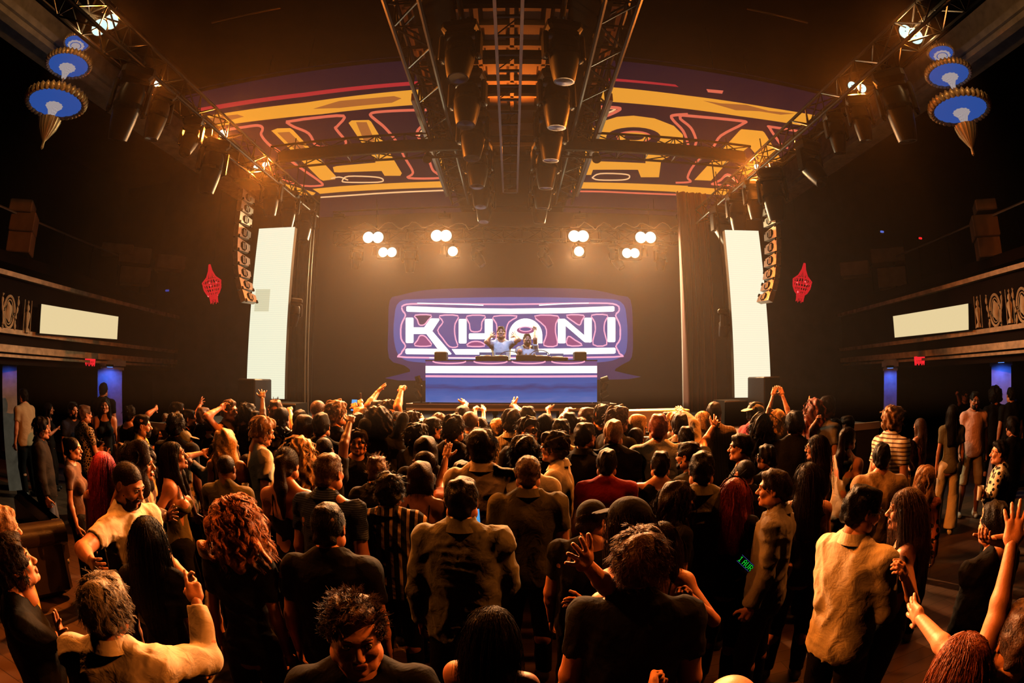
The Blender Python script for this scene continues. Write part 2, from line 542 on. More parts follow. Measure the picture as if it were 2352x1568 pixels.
L_ = ceil_screen('overhead screen on the left with an orange outlined H on dark blue', [(425, 222), (952, 140), (1060, 488), (722, 500)])
cpoly(L_, 'band', [(455, 249), (700, 213), (960, 187), (962, 195), (700, 222), (462, 258)], red)
cpoly(L_, 'band', [(468, 268), (700, 236), (972, 205), (978, 239), (740, 262), (492, 291)], orange)
cpoly(L_, 'patch', [(780, 232), (850, 226), (905, 221), (922, 226), (900, 236), (780, 248), (720, 250)], orange2, 2)
cpoly(L_, 'patch', [(480, 271), (545, 263), (560, 268), (500, 284), (488, 286)], orange2, 2)
def R1(l): return [c1(*p) for p in l]
def R2(l): return [c2(*p) for p in l]
def R3(l): return [c3(*p) for p in l]
cpoly(L_, 'letter', R1([(1810, 872), (1850, 857), (1935, 855), (1955, 868), (2240, 1175), (2235, 1195), (2155, 1205), (2135, 1195), (1835, 895)]), orange)
cpoly(L_, 'patch', R1([(1850, 885), (1930, 880), (2060, 1010), (1990, 1020)]), orange2, 2)
cpoly(L_, 'letter', R2([(60, 820), (80, 804), (195, 801), (210, 812), (415, 1155), (405, 1172), (300, 1172), (280, 1140), (0, 1150), (-35, 1148), (-45, 1115), (-20, 1108), (240, 1085), (235, 1060), (150, 955)]), orange)
cpoly(L_, 'patch', R2([(110, 815), (180, 815), (235, 940), (165, 945)]), orange2, 2)
cpoly(L_, 'letter', R2([(612, 862), (632, 866), (722, 1150), (715, 1162), (702, 1160), (605, 930)]), orange)
cline(L_, [R1([(1510, 865), (1620, 848), (1720, 836), (1752, 858), (1742, 900), (1790, 960), (1860, 1010), (1990, 1110), (2140, 1215), (2130, 1238), (1990, 1232), (1820, 1160)]),
           R1([(1910, 812), (1990, 800), (2060, 790), (2290, 772), (2250, 840), (2240, 860), (2310, 960), (2190, 978), (2110, 970), (2060, 890), (1960, 845), (1912, 815)]),
           R2([(590, 732), (400, 737), (240, 748), (205, 766), (240, 800), (300, 850), (375, 940), (440, 1060), (490, 1150), (460, 1186), (670, 1186), (655, 1160), (620, 1130), (590, 1050), (535, 930), (515, 890), (540, 850), (612, 800)])],
      0.024, redline)
cline(L_, [R2([(20, 1200), (60, 1175), (240, 1180), (290, 1198), (255, 1215), (40, 1215), (20, 1200)]), R2([(300, 850), (340, 895), (372, 938)]), R2([(530, 905), (550, 870), (600, 835)]), R1([(2210, 1190), (2265, 1180), (2320, 1200)])], 0.014, paleline, 5)
cpoly(L_, 'band', [(718, 434), (780, 428), (1033, 416), (1036, 430), (780, 441), (735, 445)], orange)
cpoly(L_, 'band', [(648, 420), (725, 443), (720, 448), (676, 448)], orange)
cline(L_, [[(688, 456), (780, 450), (900, 442), (1042, 436)]], 0.018, paleline)
R_ = ceil_screen('overhead screen on the right with orange outlined A and N shapes', [(1395, 140), (1935, 232), (1640, 500), (1294, 488)])
cpoly(R_, 'band', R2([(1775, 520), (2240, 565), (2260, 580), (1775, 537)]), red)
cpoly(R_, 'band', R3([(205, 595), (318, 605), (310, 625), (215, 615)]), redline, 1)
cpoly(R_, 'band', [(1385, 199), (1580, 220), (1770, 248), (1878, 266), (1858, 291), (1700, 267), (1552, 247), (1376, 232)], orange)
cpoly(R_, 'patch', R3([(185, 672), (300, 690), (470, 700), (620, 740), (790, 758), (700, 765), (560, 742), (400, 735), (280, 700)]), orange2, 2)
cpoly(R_, 'letter', R2([(1640, 1000), (1655, 940), (1680, 860), (1740, 815), (1850, 780), (1960, 772), (2100, 790), (2230, 840), (2290, 900), (2292, 965), (2270, 1010), (2145, 1070), (2130, 1182), (2010, 1182), (1990, 1132), (1690, 1132), (1678, 1166), (1580, 1168)]), orange)
cpoly(R_, 'eye', [c2(*p) for p in ell_pts((1960, 915), 182, 66)], navy, 3)
cpoly(R_, 'eye', [c2(*p) for p in ell_pts((1962, 912), 108, 34)], orange, 4)
cpoly(R_, 'eye', [c2(*p) for p in ell_pts((1964, 915), 66, 20)], navy, 5)
cline(R_, [[c2(*p) for p in ell_pts((1962, 913), 112, 36, 20)] + [c2(2074, 913)]], 0.014, redline, 5)
cpoly(R_, 'notch', R2([(1735, 985), (2045, 1000), (2040, 1088), (1715, 1075)]), navy, 3)
cpoly(R_, 'letter', R3([(125, 1200), (430, 868), (440, 862), (580, 875), (592, 885), (700, 1060), (530, 1135), (470, 1182), (395, 1115), (325, 1105), (235, 1205)]), orange)
cpoly(R_, 'notch', R3([(490, 978), (560, 1060), (395, 1118), (325, 1105)]), navy, 3)
cline(R_, [R2([(2323, 1010), (2323, 960), (2290, 870), (2225, 800), (2220, 770), (2323, 762)]),
           R3([(45, 768), (430, 805), (446, 826), (300, 905), (245, 985), (125, 1095), (80, 1180), (98, 1212), (0, 1218)]),
           R3([(130, 970), (135, 930), (100, 850), (30, 790), (45, 765)]),
           R3([(850, 880), (640, 846), (628, 855), (700, 960), (745, 985)]),
           R3([(240, 1228), (300, 1200), (345, 1162), (400, 1200), (425, 1240), (330, 1235), (240, 1228)]),
           R2([(1735, 712), (1850, 718), (1868, 730), (1800, 765), (1700, 800)])], 0.024, redline)
cline(R_, [R2([(1685, 1185), (1740, 1157), (1910, 1162), (1932, 1185), (1885, 1200), (1730, 1200), (1685, 1185)]), R3([(300, 1205), (345, 1170), (395, 1205)]), R2([(1740, 722), (1840, 728), (1710, 782)])], 0.014, paleline, 5)
cpoly(R_, 'band', R2([(1555, 1215), (2323, 1240), (2323, 1284), (1548, 1256)]), orange)
cpoly(R_, 'band', R3([(0, 1240), (368, 1266), (340, 1302), (0, 1285)]), orange)
cline(R_, [R2([(1545, 1275), (1740, 1277), (2000, 1288), (2320, 1300)]), ], 0.02, redline)

# ------------------------------------------------------------------ tall LED columns beside the stage
def led_column(label, quad, Y, mat, tiles):
    P = [atY(*p, Y) for p in quad]
    base = Vector(((P[2].x + P[3].x) / 2, Y, min(P[2].z, P[3].z)))
    r = empty('led_column', base, label=label, cat='LED column', group='tall LED columns beside the stage')
    mb = MB().prism([p - base for p in P], (0, 1, 0), 0.01); mb.build('screen', mat, r)
    for t in tiles:
        (MB().prism([atY(*p, Y) - base - Vector((0, 0.003, 0)) for p in t], (0, 1, 0), 0.002)).build('tile', M['led_tile'], r)
    q = [p - base + Vector((0, 0.012, 0)) for p in P]
    MB().prism(q, (0, 1, 0), 0.10).build('housing', M['black'], r)
    return r


Lc = led_column('tall glowing LED column left of the stage', [(595, 525), (677, 521), (653, 916), (566, 914)], 8.0, M['led_white'],
                [[(588, 664), (621, 664), (617, 715), (584, 715)]])
Rc = led_column('tall glowing LED column right of the stage', [(1665, 528), (1742, 530), (1771, 912), (1688, 913)], 8.0, M['led_warm'], [])


def speaker_box(label, x0, y0, x1, y1, Y, depth=0.6, z0=None):
    a, b = atY(x0, y0, Y), atY(x1, y1, Y)
    zb = b.z if z0 is None else z0
    cx = (a.x + b.x) / 2
    r = empty('speaker', (cx, Y + depth / 2, zb), label=label, cat='speaker', group='stage speakers')
    w = abs(b.x - a.x); h = a.z - zb
    MB().box((0, 0, h / 2), (w, depth, h), bev=0.015).build('cabinet', M['plastic'], r)
    MB().box((0, -depth / 2 - 0.006, h / 2), (w * 0.88, 0.012, h * 0.9)).build('grille', M['black'], r)
    return r


speaker_box('black speaker stack standing before the left LED column', 546, 869, 586, 960, 7.2, z0=STZ - 0.0)
speaker_box('black speaker stack standing before the right LED column', 1755, 865, 1792, 960, 7.2, z0=STZ - 0.0)
for s, (x0, y0, x1, y1), lab in ((-1, (575, 922, 682, 948), 'low black plinth under the left LED column'), (1, (1662, 920, 1768, 948), 'low black plinth under the right LED column')):
    a, b = atY(x0, y0, 7.9), atY(x1, y1, 7.9)
    mb = MB().box(((a.x + b.x) / 2, 8.1, (a.z + STZ) / 2), (b.x - a.x, 0.5, a.z - STZ)); o = mb.build('plinth', M['black']); tag(o, lab, 'plinth', 'plinths')
    e = MB().box(((a.x + b.x) / 2, 7.845, a.z - 0.012), (b.x - a.x, 0.02, 0.02)).build('edge', M['steel'], None); e.parent = o

# ------------------------------------------------------------------ line arrays
def line_array(label, pts, Y, s):
    P = [atY(*p, Y) for p in pts]
    r = empty('line_array', P[0] + Vector((0, 0, 0.25)), label=label, cat='line array speaker', group='line arrays')
    for i, p in enumerate(P):
        d = (P[min(i + 1, len(P) - 1)] - P[max(i - 1, 0)]).normalized()
        nx_ = Vector((-d.z, 0, d.x)) * s
        hgt = (P[min(i + 1, len(P) - 1)] - P[max(i - 1, 0)]).length / (2 if 0 < i < len(P) - 1 else 1)
        Rm = Matrix((nx_, Vector((0, 1, 0)), nx_.cross(Vector((0, 1, 0))))).transposed().to_4x4()
        T = Matrix.Translation(p - r.location) @ Rm
        w, h = 0.09, hgt * 0.46
        q = [(-.225, -h * .98), (.225, -h * .62), (.225, h * .62), (-.225, h * .98)]
        mb = MB(); mb.prism([Vector((-w / 2, y, z)) for y, z in q], (1, 0, 0), w, M=T)
        cb = mb.build('cabinet', M['crate2'], r)
        hx = [(0.115 * math.cos(t), h * .74 * math.sin(t)) for t in np.radians([22, 68, 112, 158, 202, 248, 292, 338])]
        mb = MB(); mb.prism([Vector((w / 2 - .002, y - .01, z)) for y, z in hx], (1, 0, 0), 0.006, M=T)
        mb.build('grille', M['black'], cb)
        for yy in (-.035, .02):
            mb = MB(); mb.box((w / 2 + .008, yy, 0), (0.01, 0.03, h * .95), M=T); mb.build('handle', M['crate2'], cb)
        for yy, zz in ((-.2, -h * .9), (.2, -h * .6)):
            mb = MB(); mb.box((w / 2, yy, zz), (0.03, 0.035, 0.045), M=T); mb.build('hinge', M['black'], cb)
    mb = MB(); mb.box((0, 0, 0), (0.3, 0.5, 0.05)); mb.tube((0, 0, 0), (0, 0, 2.6), 0.012); mb.build('rigging_frame', M['black'], r)
    return r


M['crate2'] = pbr('tan_cabinet', (0.75, 0.60, 0.42), 0.6, noise=0.2, scale=14)
line_array('curved line array hanging left of the stage', [(566, 455), (563, 480), (560, 505), (557, 535), (555, 566), (555, 598), (557, 628), (562, 656), (570, 684)], 7.6, 1)
line_array('curved line array hanging right of the stage', [(1766, 460), (1769, 482), (1772, 507), (1774, 538), (1775, 569), (1774, 600), (1772, 630), (1767, 658), (1759, 684)], 7.6, -1)

# ------------------------------------------------------------------ DJ booth
a, b = atY(978, 829, 8.95), atY(1371, 924, 8.95)
BX0, BX1, BZ0, BZ1 = a.x, b.x, b.z, a.z
bo = empty('dj_booth', ((a.x + b.x) / 2, 8.95, BZ0), label='long booth with glowing blue and white LED front', cat='DJ booth')
bw = b.x - a.x; bh = a.z - b.z
MB().box((0, 0.32, bh / 2 - 0.01), (bw, 0.6, bh - 0.02)).build('body', M['black'], bo)
bm_, n, l, bb = new_mat('booth_led_blue'); n.remove(bb)
e = n.new('ShaderNodeEmission'); l.new(e.outputs[0], n['Material Output'].inputs['Surface'])
tcx = n.new('ShaderNodeTexCoord'); mp = n.new('ShaderNodeMapping'); mp.inputs['Scale'].default_value = (1.3, 1, 9)
l.new(tcx.outputs['Object'], mp.inputs['Vector'])
nzz = n.new('ShaderNodeTexNoise'); nzz.inputs['Scale'].default_value = 1.6; nzz.inputs['Detail'].default_value = 5; l.new(mp.outputs[0], nzz.inputs['Vector'])
sp = n.new('ShaderNodeSeparateXYZ'); l.new(tcx.outputs['Object'], sp.inputs[0])
mm = n.new('ShaderNodeMapRange'); mm.inputs[1].default_value = 0; mm.inputs[2].default_value = bh * 0.62; l.new(sp.outputs['Z'], mm.inputs[0])
ad = n.new('ShaderNodeMath'); ad.operation = 'MULTIPLY_ADD'; ad.inputs[1].default_value = 0.45; l.new(nzz.outputs['Fac'], ad.inputs[0]); l.new(mm.outputs[0], ad.inputs[2])
rp = n.new('ShaderNodeValToRGB')
els = rp.color_ramp.elements
els[0].position = 0.2; els[0].color = (0.12, 0.16, 0.45, 1); els[1].position = 1.0; els[1].color = (0.001, 0.07, 0.33, 1)
for pos, c in ((0.34, (0.02, 0.11, 0.42, 1)), (0.52, (0.001, 0.085, 0.38, 1)), (0.66, (0.002, 0.03, 0.18, 1)), (0.78, (0.001, 0.085, 0.38, 1))):
    q = els.new(pos); q.color = c
sc_ = n.new('ShaderNodeMath'); sc_.operation = 'MULTIPLY'; sc_.inputs[1].default_value = 0.8; l.new(ad.outputs[0], sc_.inputs[0])
l.new(sc_.outputs[0], rp.inputs['Fac']); l.new(rp.outputs['Color'], e.inputs['Color']); e.inputs['Strength'].default_value = 0.95
MB().box((0, -0.01, bh * 0.31), (bw, 0.02, bh * 0.60)).build('led_front', bm_, bo)
def strip(z0, z1, mat, name='led_band', y=-0.012): return MB().box((0, y, (z0 + z1) / 2 * bh), (bw, 0.022, (z1 - z0) * bh)).build(name, mat, bo)
strip(0.61, 0.66, pink); strip(0.66, 0.71, lav); strip(0.71, 0.885, white); strip(0.885, 1.0, glow('booth_violet', (0.13, 0.06, 0.22), 0.9))
for k, xx in enumerate((-0.36, -0.12, 0.1, 0.33)):
    mb = MB(); mb.path([Vector((bw * xx + x * 0.28, -0.026, bh * (0.995 - 0.05 * math.sqrt(max(0, 1 - x * x))))) for x in np.linspace(-1, 1, 14)], 0.012, 5)
    mb.build('neon_outline', pink, bo)
MB().box((0, 0.32, bh + 0.01), (bw + 0.02, 0.64, 0.02)).build('top', M['black'], bo)
TZ = BZ1 + 0.02
random.seed(4)


def deck_gear(kind, cx, w, label, h=0.07):
    p = atY(cx, 828, 9.2)
    r = empty(kind, (p.x, 9.2, TZ), label=label, cat='DJ equipment', group='DJ gear on the booth')
    MB().box((0, 0, h / 2), (w, 0.34, h), bev=0.01).build('body', M['plastic'], r)
    if kind == 'media_player':
        mb = MB().lathe([(0.001, h), (0.1, h), (0.1, h + 0.012), (0.09, h + 0.018), (0.001, h + 0.018)], 20); mb.build('jog_wheel', M['steel'], r)
        MB().box((0, 0.13, h + 0.04), (w * .7, 0.015, 0.07)).build('display', glow('player_display', (0.1, 0.15, 0.4), 0.5), r)
    else:
        for i in range(5):
            mb = MB()
            for j in range(3): mb.tube((-w * .4 + w * .2 * i, -0.1 + 0.09 * j, h), (-w * .4 + w * .2 * i, -0.1 + 0.09 * j, h + 0.025), 0.012, 8)
            mb.build('knob', M['steel'], r)
    return r


deck_gear('media_player', 1115, 0.32, 'black deck player at the left end of the booth top')
deck_gear('media_player', 1150, 0.26, 'black deck player before the taller performer')
deck_gear('mixer', 1208, 0.34, 'black mixer before the bearded performer', 0.09)
deck_gear('media_player', 1245, 0.28, 'black deck player with cables right of the mixer')
deck_gear('media_player', 1280, 0.34, 'low black deck player right of centre on the booth', 0.05)
for cx, lab in ((1011, 'small black monitor speaker on the left end of the booth'), (1334, 'small black monitor speaker on the right end of the booth')):
    a2, b2 = atY(cx - 14, 811, 9.05), atY(cx + 14, 829, 9.05)
    r = empty('monitor_speaker', ((a2.x + b2.x) / 2, 9.2, TZ), label=lab, cat='speaker', group='booth monitors')
    MB().box((0, 0, 0.07), (b2.x - a2.x, 0.26, 0.15), bev=0.012).build('cabinet', M['plastic'], r)
    MB().box((0, -0.135, 0.07), (0.19, 0.01, 0.12)).build('grille', M['black'], r)
mb = MB()
for q in ((1170, 822), (1240, 820)):
    p = atY(*q, 9.3)
    mb.path([p + Vector((0.16 * math.cos(t), 0, 0.03 + 0.09 * math.sin(t))) for t in np.linspace(0, math.pi, 12)], 0.006, 4)
tag(mb.build('cable', M['black']), 'thin black cables looping over the deck players', 'cable')
# small stand lights and mic clamps at both ends of the booth
for s, cx, lab in ((-1, 968, 'cluster of small dark floor lights at the left end of the booth'), (1, 1381, 'cluster of small dark floor lights at the right end of the booth')):
    r = empty('light_stand', atY(cx, 926, 8.98), label=lab, cat='light stand', group='booth end light stands')
    MB().tube((0, 0, 0), (0, 0, 0.42), 0.015).build('pole', M['black'], r)
    MB().box((0, 0, 0.01), (0.25, 0.25, 0.02)).build('base', M['black'], r)
    for z, an in ((0.40, 0.5), (0.28, -0.4), (0.15, 0.3)):
        T = Matrix.Translation((s * 0.05, -0.03, z)) @ Matrix.Rotation(an + s * 0.8, 4, 'Y')
        MB().lathe([(0.02, -0.07), (0.045, -0.06), (0.05, 0.06), (0.001, 0.05)], 12, M=T).build('lamp_head', M['plastic'], r)

# ------------------------------------------------------------------ trusses
def truss(name, a, b, label, w=0.28, r=0.022, group='lighting trusses', seg=0.42, mat=None):
    mat = mat or M['truss']
    a = Vector(a); b = Vector(b); L = (b - a).length
    R = frame(b - a)
    root = empty(name, a, label=label, cat='truss', group=group)
    cs = [Vector((sx * w / 2, sy * w / 2, 0)) for sx, sy in ((-1, -1), (1, -1), (1, 1), (-1, 1))]
    for c in cs:
        MB().tube(R @ c, R @ (c + Vector((0, 0, L))), r, 8).build('chord', mat, root, smooth=True)
    n = max(2, int(L / seg)); mb = MB()
    for i in range(n):
        z0, z1 = L * i / n, L * (i + 1) / n
        for k in range(4):
            c, d = cs[k], cs[(k + 1) % 4]
            if i % 2: c, d = d, c
            mb.tube(R @ (c + Vector((0, 0, z0))), R @ (d + Vector((0, 0, z1))), r * 0.5, 5)
            mb.tube(R @ (c + Vector((0, 0, z0))), R @ (d + Vector((0, 0, z0))), r * 0.45, 4)
    mb.build('bracing', mat, root)
    for t in (.12, .88):
        q = a + (b - a) * t - a
        MB().tube(q + Vector((0, 0, w / 2)), q + Vector((0, 0, HZ - (a + q).z)), 0.01, 5).build('hoist_chain', mat, root)
    return root


TRZ = 5.56
def tp(px, py): return atZ(px, py, TRZ)
l0 = tp(262, 78); l1 = tp(712, 484); r0 = tp(2100, 75); r1 = tp(1610, 498)
XL = (l0.x + l1.x) / 2; XR = (r0.x + r1.x) / 2
truss('lighting_truss', (XL, l0.y - 1.2, TRZ), (XL, l1.y, TRZ), 'long lighting truss running to the stage on the left')
truss('lighting_truss', (XR, r0.y - 1.2, TRZ), (XR, r1.y, TRZ), 'long lighting truss running to the stage on the right')
# cross truss under the screens, in two halves
q = [atZ(600, 362, 5.88), atZ(1045, 338, 5.88), atZ(1330, 336, 5.88), atZ(1790, 366, 5.88)]
yc = sum(v.y for v in q) / 4
truss('cross_truss', (XL, yc, 5.88), (-0.75, yc, 5.88), 'dark cross truss beneath the left overhead screen', 0.3)
truss('cross_truss', (0.75, yc, 5.88), (XR, yc, 5.88), 'dark cross truss beneath the right overhead screen', 0.3)
for s, lab in ((-1, 'black trunk beam clad along the left cross truss'), (1, 'black trunk beam clad along the right cross truss')):
    o = MB().box((s * (0.85 + abs(XL) - .3) / 2, yc - 0.22, 5.78), (abs(XL) - 1.0, 0.10, 0.2), bev=0.02).build('beam', M['black'])
    tag(o, lab, 'beam', 'clad beams')
# inner rigging trusses left and right of the ceiling gap
for s, lab in ((-1, 'inner truss along the inside edge of the left overhead screen'), (1, 'inner truss along the inside edge of the right overhead screen')):
    truss('inner_truss', (s * 1.06, 3.2, 6.0), (s * 1.06, 10.6, 6.0), lab, 0.34, 0.03)
    o = MB().box((s * 0.98, 7.1, 6.36), (0.06, 7.6, 0.22)).build('beam', M['black']); tag(o, ('left' if s < 0 else 'right') + ' long black beam edging the coffered gap', 'beam', 'gap beams')
    o = MB().box((s * 1.36, 8.6, 6.08), (0.05, 4.2, 0.12)).build('rail', M['steel']); tag(o, ('left' if s < 0 else 'right') + ' pale rail edging the overhead screen gap', 'rail', 'gap rails')
for s, lab in ((-1, 'left'), (1, 'right')):
    o = MB().box((s * 0.80, 6.3, 6.0), (0.42, 6.6, 0.10)).build('cable_tray', M['black']); tag(o, lab + ' wide black cable tray beside the centre row of lights', 'cable tray', 'cable trays')
# central ladder truss
la = atZ(1156, 440, 5.91); lb = atZ(1188, 440, 5.91)
ld = empty('ladder_truss', ((la.x + lb.x) / 2, la.y, 5.91), label='narrow ladder truss with bright edges down the ceiling centre', cat='truss')
lw = lb.x - la.x
for s in (-1, 1):
    MB().box((s * lw / 2, -3.6, 0), (0.035, 7.2, 0.05)).build('rail', M['steel'], ld)
mb = MB()
for k in range(20):
    mb.box((0, -7.1 + 7.1 * k / 19, 0.0), (lw, 0.03, 0.03))
    if k % 2: mb.tube((-lw / 2, -7.1 + 7.1 * k / 19, 0.02), (lw / 2, -7.1 + 7.1 * (k - 1) / 19, 0.02), 0.01, 4)
mb.build('rungs', M['truss'], ld)
MB().box((0, -0.02, 0.0), (lw, 0.04, 0.07)).build('end_plate', M['steel'], ld)
for k in (-.3, -6.5): MB().tube((0, k, 0), (0, k, CZ - 5.91), 0.008, 5).build('hanger', M['black'], ld)
# cross bars spanning the gap beneath the coffers
for k, (y, lab) in enumerate(((5.2, 'nearest'), (6.4, 'second'), (7.4, 'middle'), (9.3, 'fourth'), (10.3, 'farthest'))):
    o = MB().box((0, y, 6.7), (2.3, 0.1, 0.10)).build('cross_bar', M['black'])
    tag(o, lab + ' black bar crossing beneath the coffered ceiling gap', 'bar', 'bars across the ceiling gap')
# upstage truss
uy = 11.6
ua, ub = atY(770, 548, uy), atY(1585, 548, uy)
truss('upstage_truss', (ua.x, uy, ua.z), (ub.x, uy, ua.z), 'horizontal lighting truss hung across the back of the stage', 0.28)
# little dark boxes on the pipe above
pz = atY(1176, 500, 11.4).z
for px_, lab in ((779, 'leftmost small black box light on the upper pipe'), (1021, 'small black box light left of centre on the upper pipe'), (1332, 'small black box light right of centre on the upper pipe'), (1567, 'rightmost small black box light on the upper pipe')):
    p = atY(px_, 496, 11.2)
    r = empty('box_light', p, label=lab, cat='stage light', group='box lights on the upper pipe')
    MB().box((0, 0, 0), (0.26, 0.14, 0.09), bev=0.01).build('body', M['plastic'], r)
    MB().box((0, 0, 0.07), (0.03, 0.03, 0.08)).build('clamp', M['black'], r)
p0, p1 = atY(765, 487, 11.2), atY(1600, 487, 11.2)
pr = empty('upper_pipe', p0, label='thin upper pipe above the back truss', cat='pipe')
MB().tube((0, 0, 0), (p1.x - p0.x, 0, 0), 0.02, 8).build('tube', M['truss'], pr)
for k in range(4): MB().tube(((p1.x - p0.x) * (k + .5) / 4, 0, 0), ((p1.x - p0.x) * (k + .5) / 4, 0, HZ - p0.z), 0.006, 5).build('hanger', M['black'], pr)
# drooping cable along the pipe
random.seed(2)
for x0, x1, lab in ((800, 1100, 'left'), (1310, 1560, 'right')):
    pts = []
    for k in range(40):
        x = x0 + (x1 - x0) * k / 39
        y = 517 + 6 * math.sin(k * 0.9) + random.uniform(-2, 2) + (4 if k % 9 == 0 else 0)
        pts.append(atY(x, y, 11.3))
    tag(MB().path(pts, 0.009, 4).build('cable', M['steel']), 'pale cable draped along the back truss on the %s side' % lab, 'cable', 'draped cables')

# ------------------------------------------------------------------ lamps
def hot_lamp(p, label, R=0.055, power=200, col=AMBER, aim=(0, 2, 1.2), group='lit lamps on the side trusses', spot=150):
    """a short lit can"""
    d = (Vector(aim) - p).normalized()
    r = empty('par_lamp', p, label=label, cat='stage light', group=group)
    T = frame(d).to_4x4()
    MB().lathe([(0.001, -0.16), (R * .7, -0.15), (R, -0.09), (R, -0.012), (R * .93, 0.0), (R * .93, -0.01), (0.001, -0.01)], 20, M=T).build('can', M['plastic'], r, smooth=True)
    MB().lathe([(0.001, 0.004), (R * .6, 0.003), (R * .9, -0.006), (0.001, -0.008)], 20, M=T).build('lens', M['lens'], r)
    MB().tube((0, 0, 0.0), (0, 0, 0.2), 0.012).build('clamp', M['black'], r)
    if power: lamp(p + d * 0.03, col, power * POW['side'], R * .7, spot, aim, 0.9)
    return r


side = [((228, 63), 'outer lit lamp of the pair at the near end of the left truss', 0.10, 420), ((255, 50), 'inner lit lamp of the pair at the near end of the left truss', 0.095, 420),
        ((362, 192), 'small lit lamp beside the largest moving head on the left truss', .05, 500), ((511, 306), 'lit lamp at the middle of the left truss', 0.06, 1500),
        ((588, 384), 'outer lit lamp where the left truss meets the cross truss', 0.05, 1400), ((608, 378), 'inner lit lamp where the left truss meets the cross truss', 0.05, 1400),
        ((2080, 73), 'inner lit lamp of the pair at the near end of the right truss', .085, 420), ((2104, 84), 'outer lit lamp of the pair at the near end of the right truss', .09, 420),
        ((1957, 197), 'inner small lit lamp beside the largest moving head on the right truss', .06, 300), ((1980, 203), 'outer small lit lamp beside the largest moving head on the right truss', .06, 300),
        ((1738, 383), 'lit lamp where the right truss meets the cross truss', .055, 2600), ((1760, 386), 'tiny lit lamp beside the corner lamp on the right truss', .028, 500)]
for (q, lab, R, pw) in side:
    pos = atX(*q, (XL - 0.05) if q[0] < 1176 else (XR + 0.05))
    near_ = 'near end' in lab
    hot_lamp(pos, lab, R, pw, aim=((0, -1.5, 0.6) if near_ else (0, pos.y - 3.8, 1.0)), spot=110 if near_ else 120)
    if near_: lamp(pos + Vector((0, -.12, -.02)), (1.0, .55, .2), 26, .05)
blind = [((846, 545), (868, 545)), ((1003, 541), (1024, 541)), ((1319, 542), (1339, 542)), ((1472, 545), (1494, 545)),
         ((880, 579), (900, 579)), ((1040, 577),), ((1330, 577),), ((1440, 581), (1458, 581))]
names = ['far left upper', 'left of centre upper', 'right of centre upper', 'far right upper', 'far left lower', 'left of centre lower', 'right of centre lower', 'far right lower']
for g_, nm in zip(blind, names):
    P = [atY(*q, 11.3) for q in g_]
    c = sum(P, Vector()) / len(P)
    r = empty('blinder', c, label='blazing %s stage light on the back truss' % nm, cat='stage light', group='blazing lights on the back truss')
    up = 'upper' in nm
    MB().box((0, 0.1, 0), (0.24 * len(P) + .04, 0.16, 0.26), bev=0.02).build('housing', M['plastic'], r)
    MB().tube((0, 0.1, .1), (0, 0.3, 0.35), 0.015).build('clamp', M['black'], r)
    T0 = frame(Vector((0, -1, -0.1))).to_4x4()
    for p in P:
        MB().lathe([(0.001, 0.03), (0.09, 0.025), (0.13 if up else 0.11, 0.0), (0.001, -0.002)], 20, M=Matrix.Translation(p - c) @ T0).build('lens', M['lens'], r)
    lamp(c + Vector((0, -0.14, 0)), AMBER_PALE, POW['back'] if up else POW['back'] * .5, 0.1, 76, (c.x * 0.5, 0, -1.2), 0.9)
    lamp(c + Vector((0, -0.16, -0.02)), (1.0, 0.84, 0.48), POW['glow'] if up else POW['glow'] * 1.6, 0.09, 120, (c.x, 4, -1.0), 1.0)


def moving_head(p, label, group, s=1.0, pan=0.0, tilt=0.0, body=None, small=False, hang=True):
    """p: the clamp point. pan about Z, tilt of the barrel from straight down."""
    r = empty('moving_head_light', p, (0, 0, pan), label=label, cat='moving head light', group=group)
    S = s
    MB().box((0, 0, -0.07 * S), (0.34 * S, 0.26 * S, 0.12 * S), bev=0.03 * S).build('base', M['plastic'], r)
    MB().box((-.08 * S, 0, 0.02 * S), (0.05 * S, 0.06 * S, 0.09 * S)).box((.08 * S, 0, 0.02 * S), (0.05 * S, 0.06 * S, 0.09 * S)).build('clamp', M['black'], r)
    y = MB()
    y.box((0, 0, -0.15 * S), (0.30 * S, 0.12 * S, 0.05 * S), bev=0.01 * S)
    for k in (-1, 1):
        y.box((k * 0.175 * S, 0, -0.29 * S), (0.05 * S, 0.13 * S, 0.30 * S), bev=0.02 * S)
    y.build('yoke', M['plastic'], r, smooth=True)
    T = Matrix.Translation((0, 0, -0.37 * S)) @ Matrix.Rotation(tilt, 4, 'X')
    rings = []
    for (w, d, z, q) in ((0.05, 0.05, 0.20, .5), (0.20, 0.16, 0.19, .5), (0.26, 0.22, 0.12, .6), (0.27, 0.25, -0.02, .7), (0.25, 0.24, -0.14, .85), (0.21, 0.21, -0.26, 1), (0.19, 0.19, -0.30, 1), (0.17, .17, -0.30, 1)):
        ring = []
        for t in range(20):
            a_ = 2 * math.pi * t / 20
            ca, sa = math.cos(a_), math.sin(a_)
            e_ = q
            ring.append(Vector((w / 2 * S * math.copysign(abs(ca) ** e_, ca), d / 2 * S * math.copysign(abs(sa) ** e_, sa), z * S)))
        rings.append(ring)
    h = MB().loft(rings, M=T); hd = h.build('head', M['plastic'], r, smooth=True)
    MB().lathe([(0.001, -0.305 * S), (0.08 * S, -0.30 * S), (0.08 * S, -0.29 * S), (0.001, -0.29 * S)], 16, M=T).build('lens', M['lens_off'], hd)
    MB().lathe([(0.14 * S, 0.03 * S), (0.145 * S, 0.02 * S), (0.145 * S, -0.01 * S), (0.14 * S, -0.02 * S)], 20, M=T).build('seam_ring', M['black'], hd)
    return r


def mh(px, py, X, label, s, pan, tilt, group):
    p = atX(px, py, X); moving_head(p, label, group, s, pan, tilt)


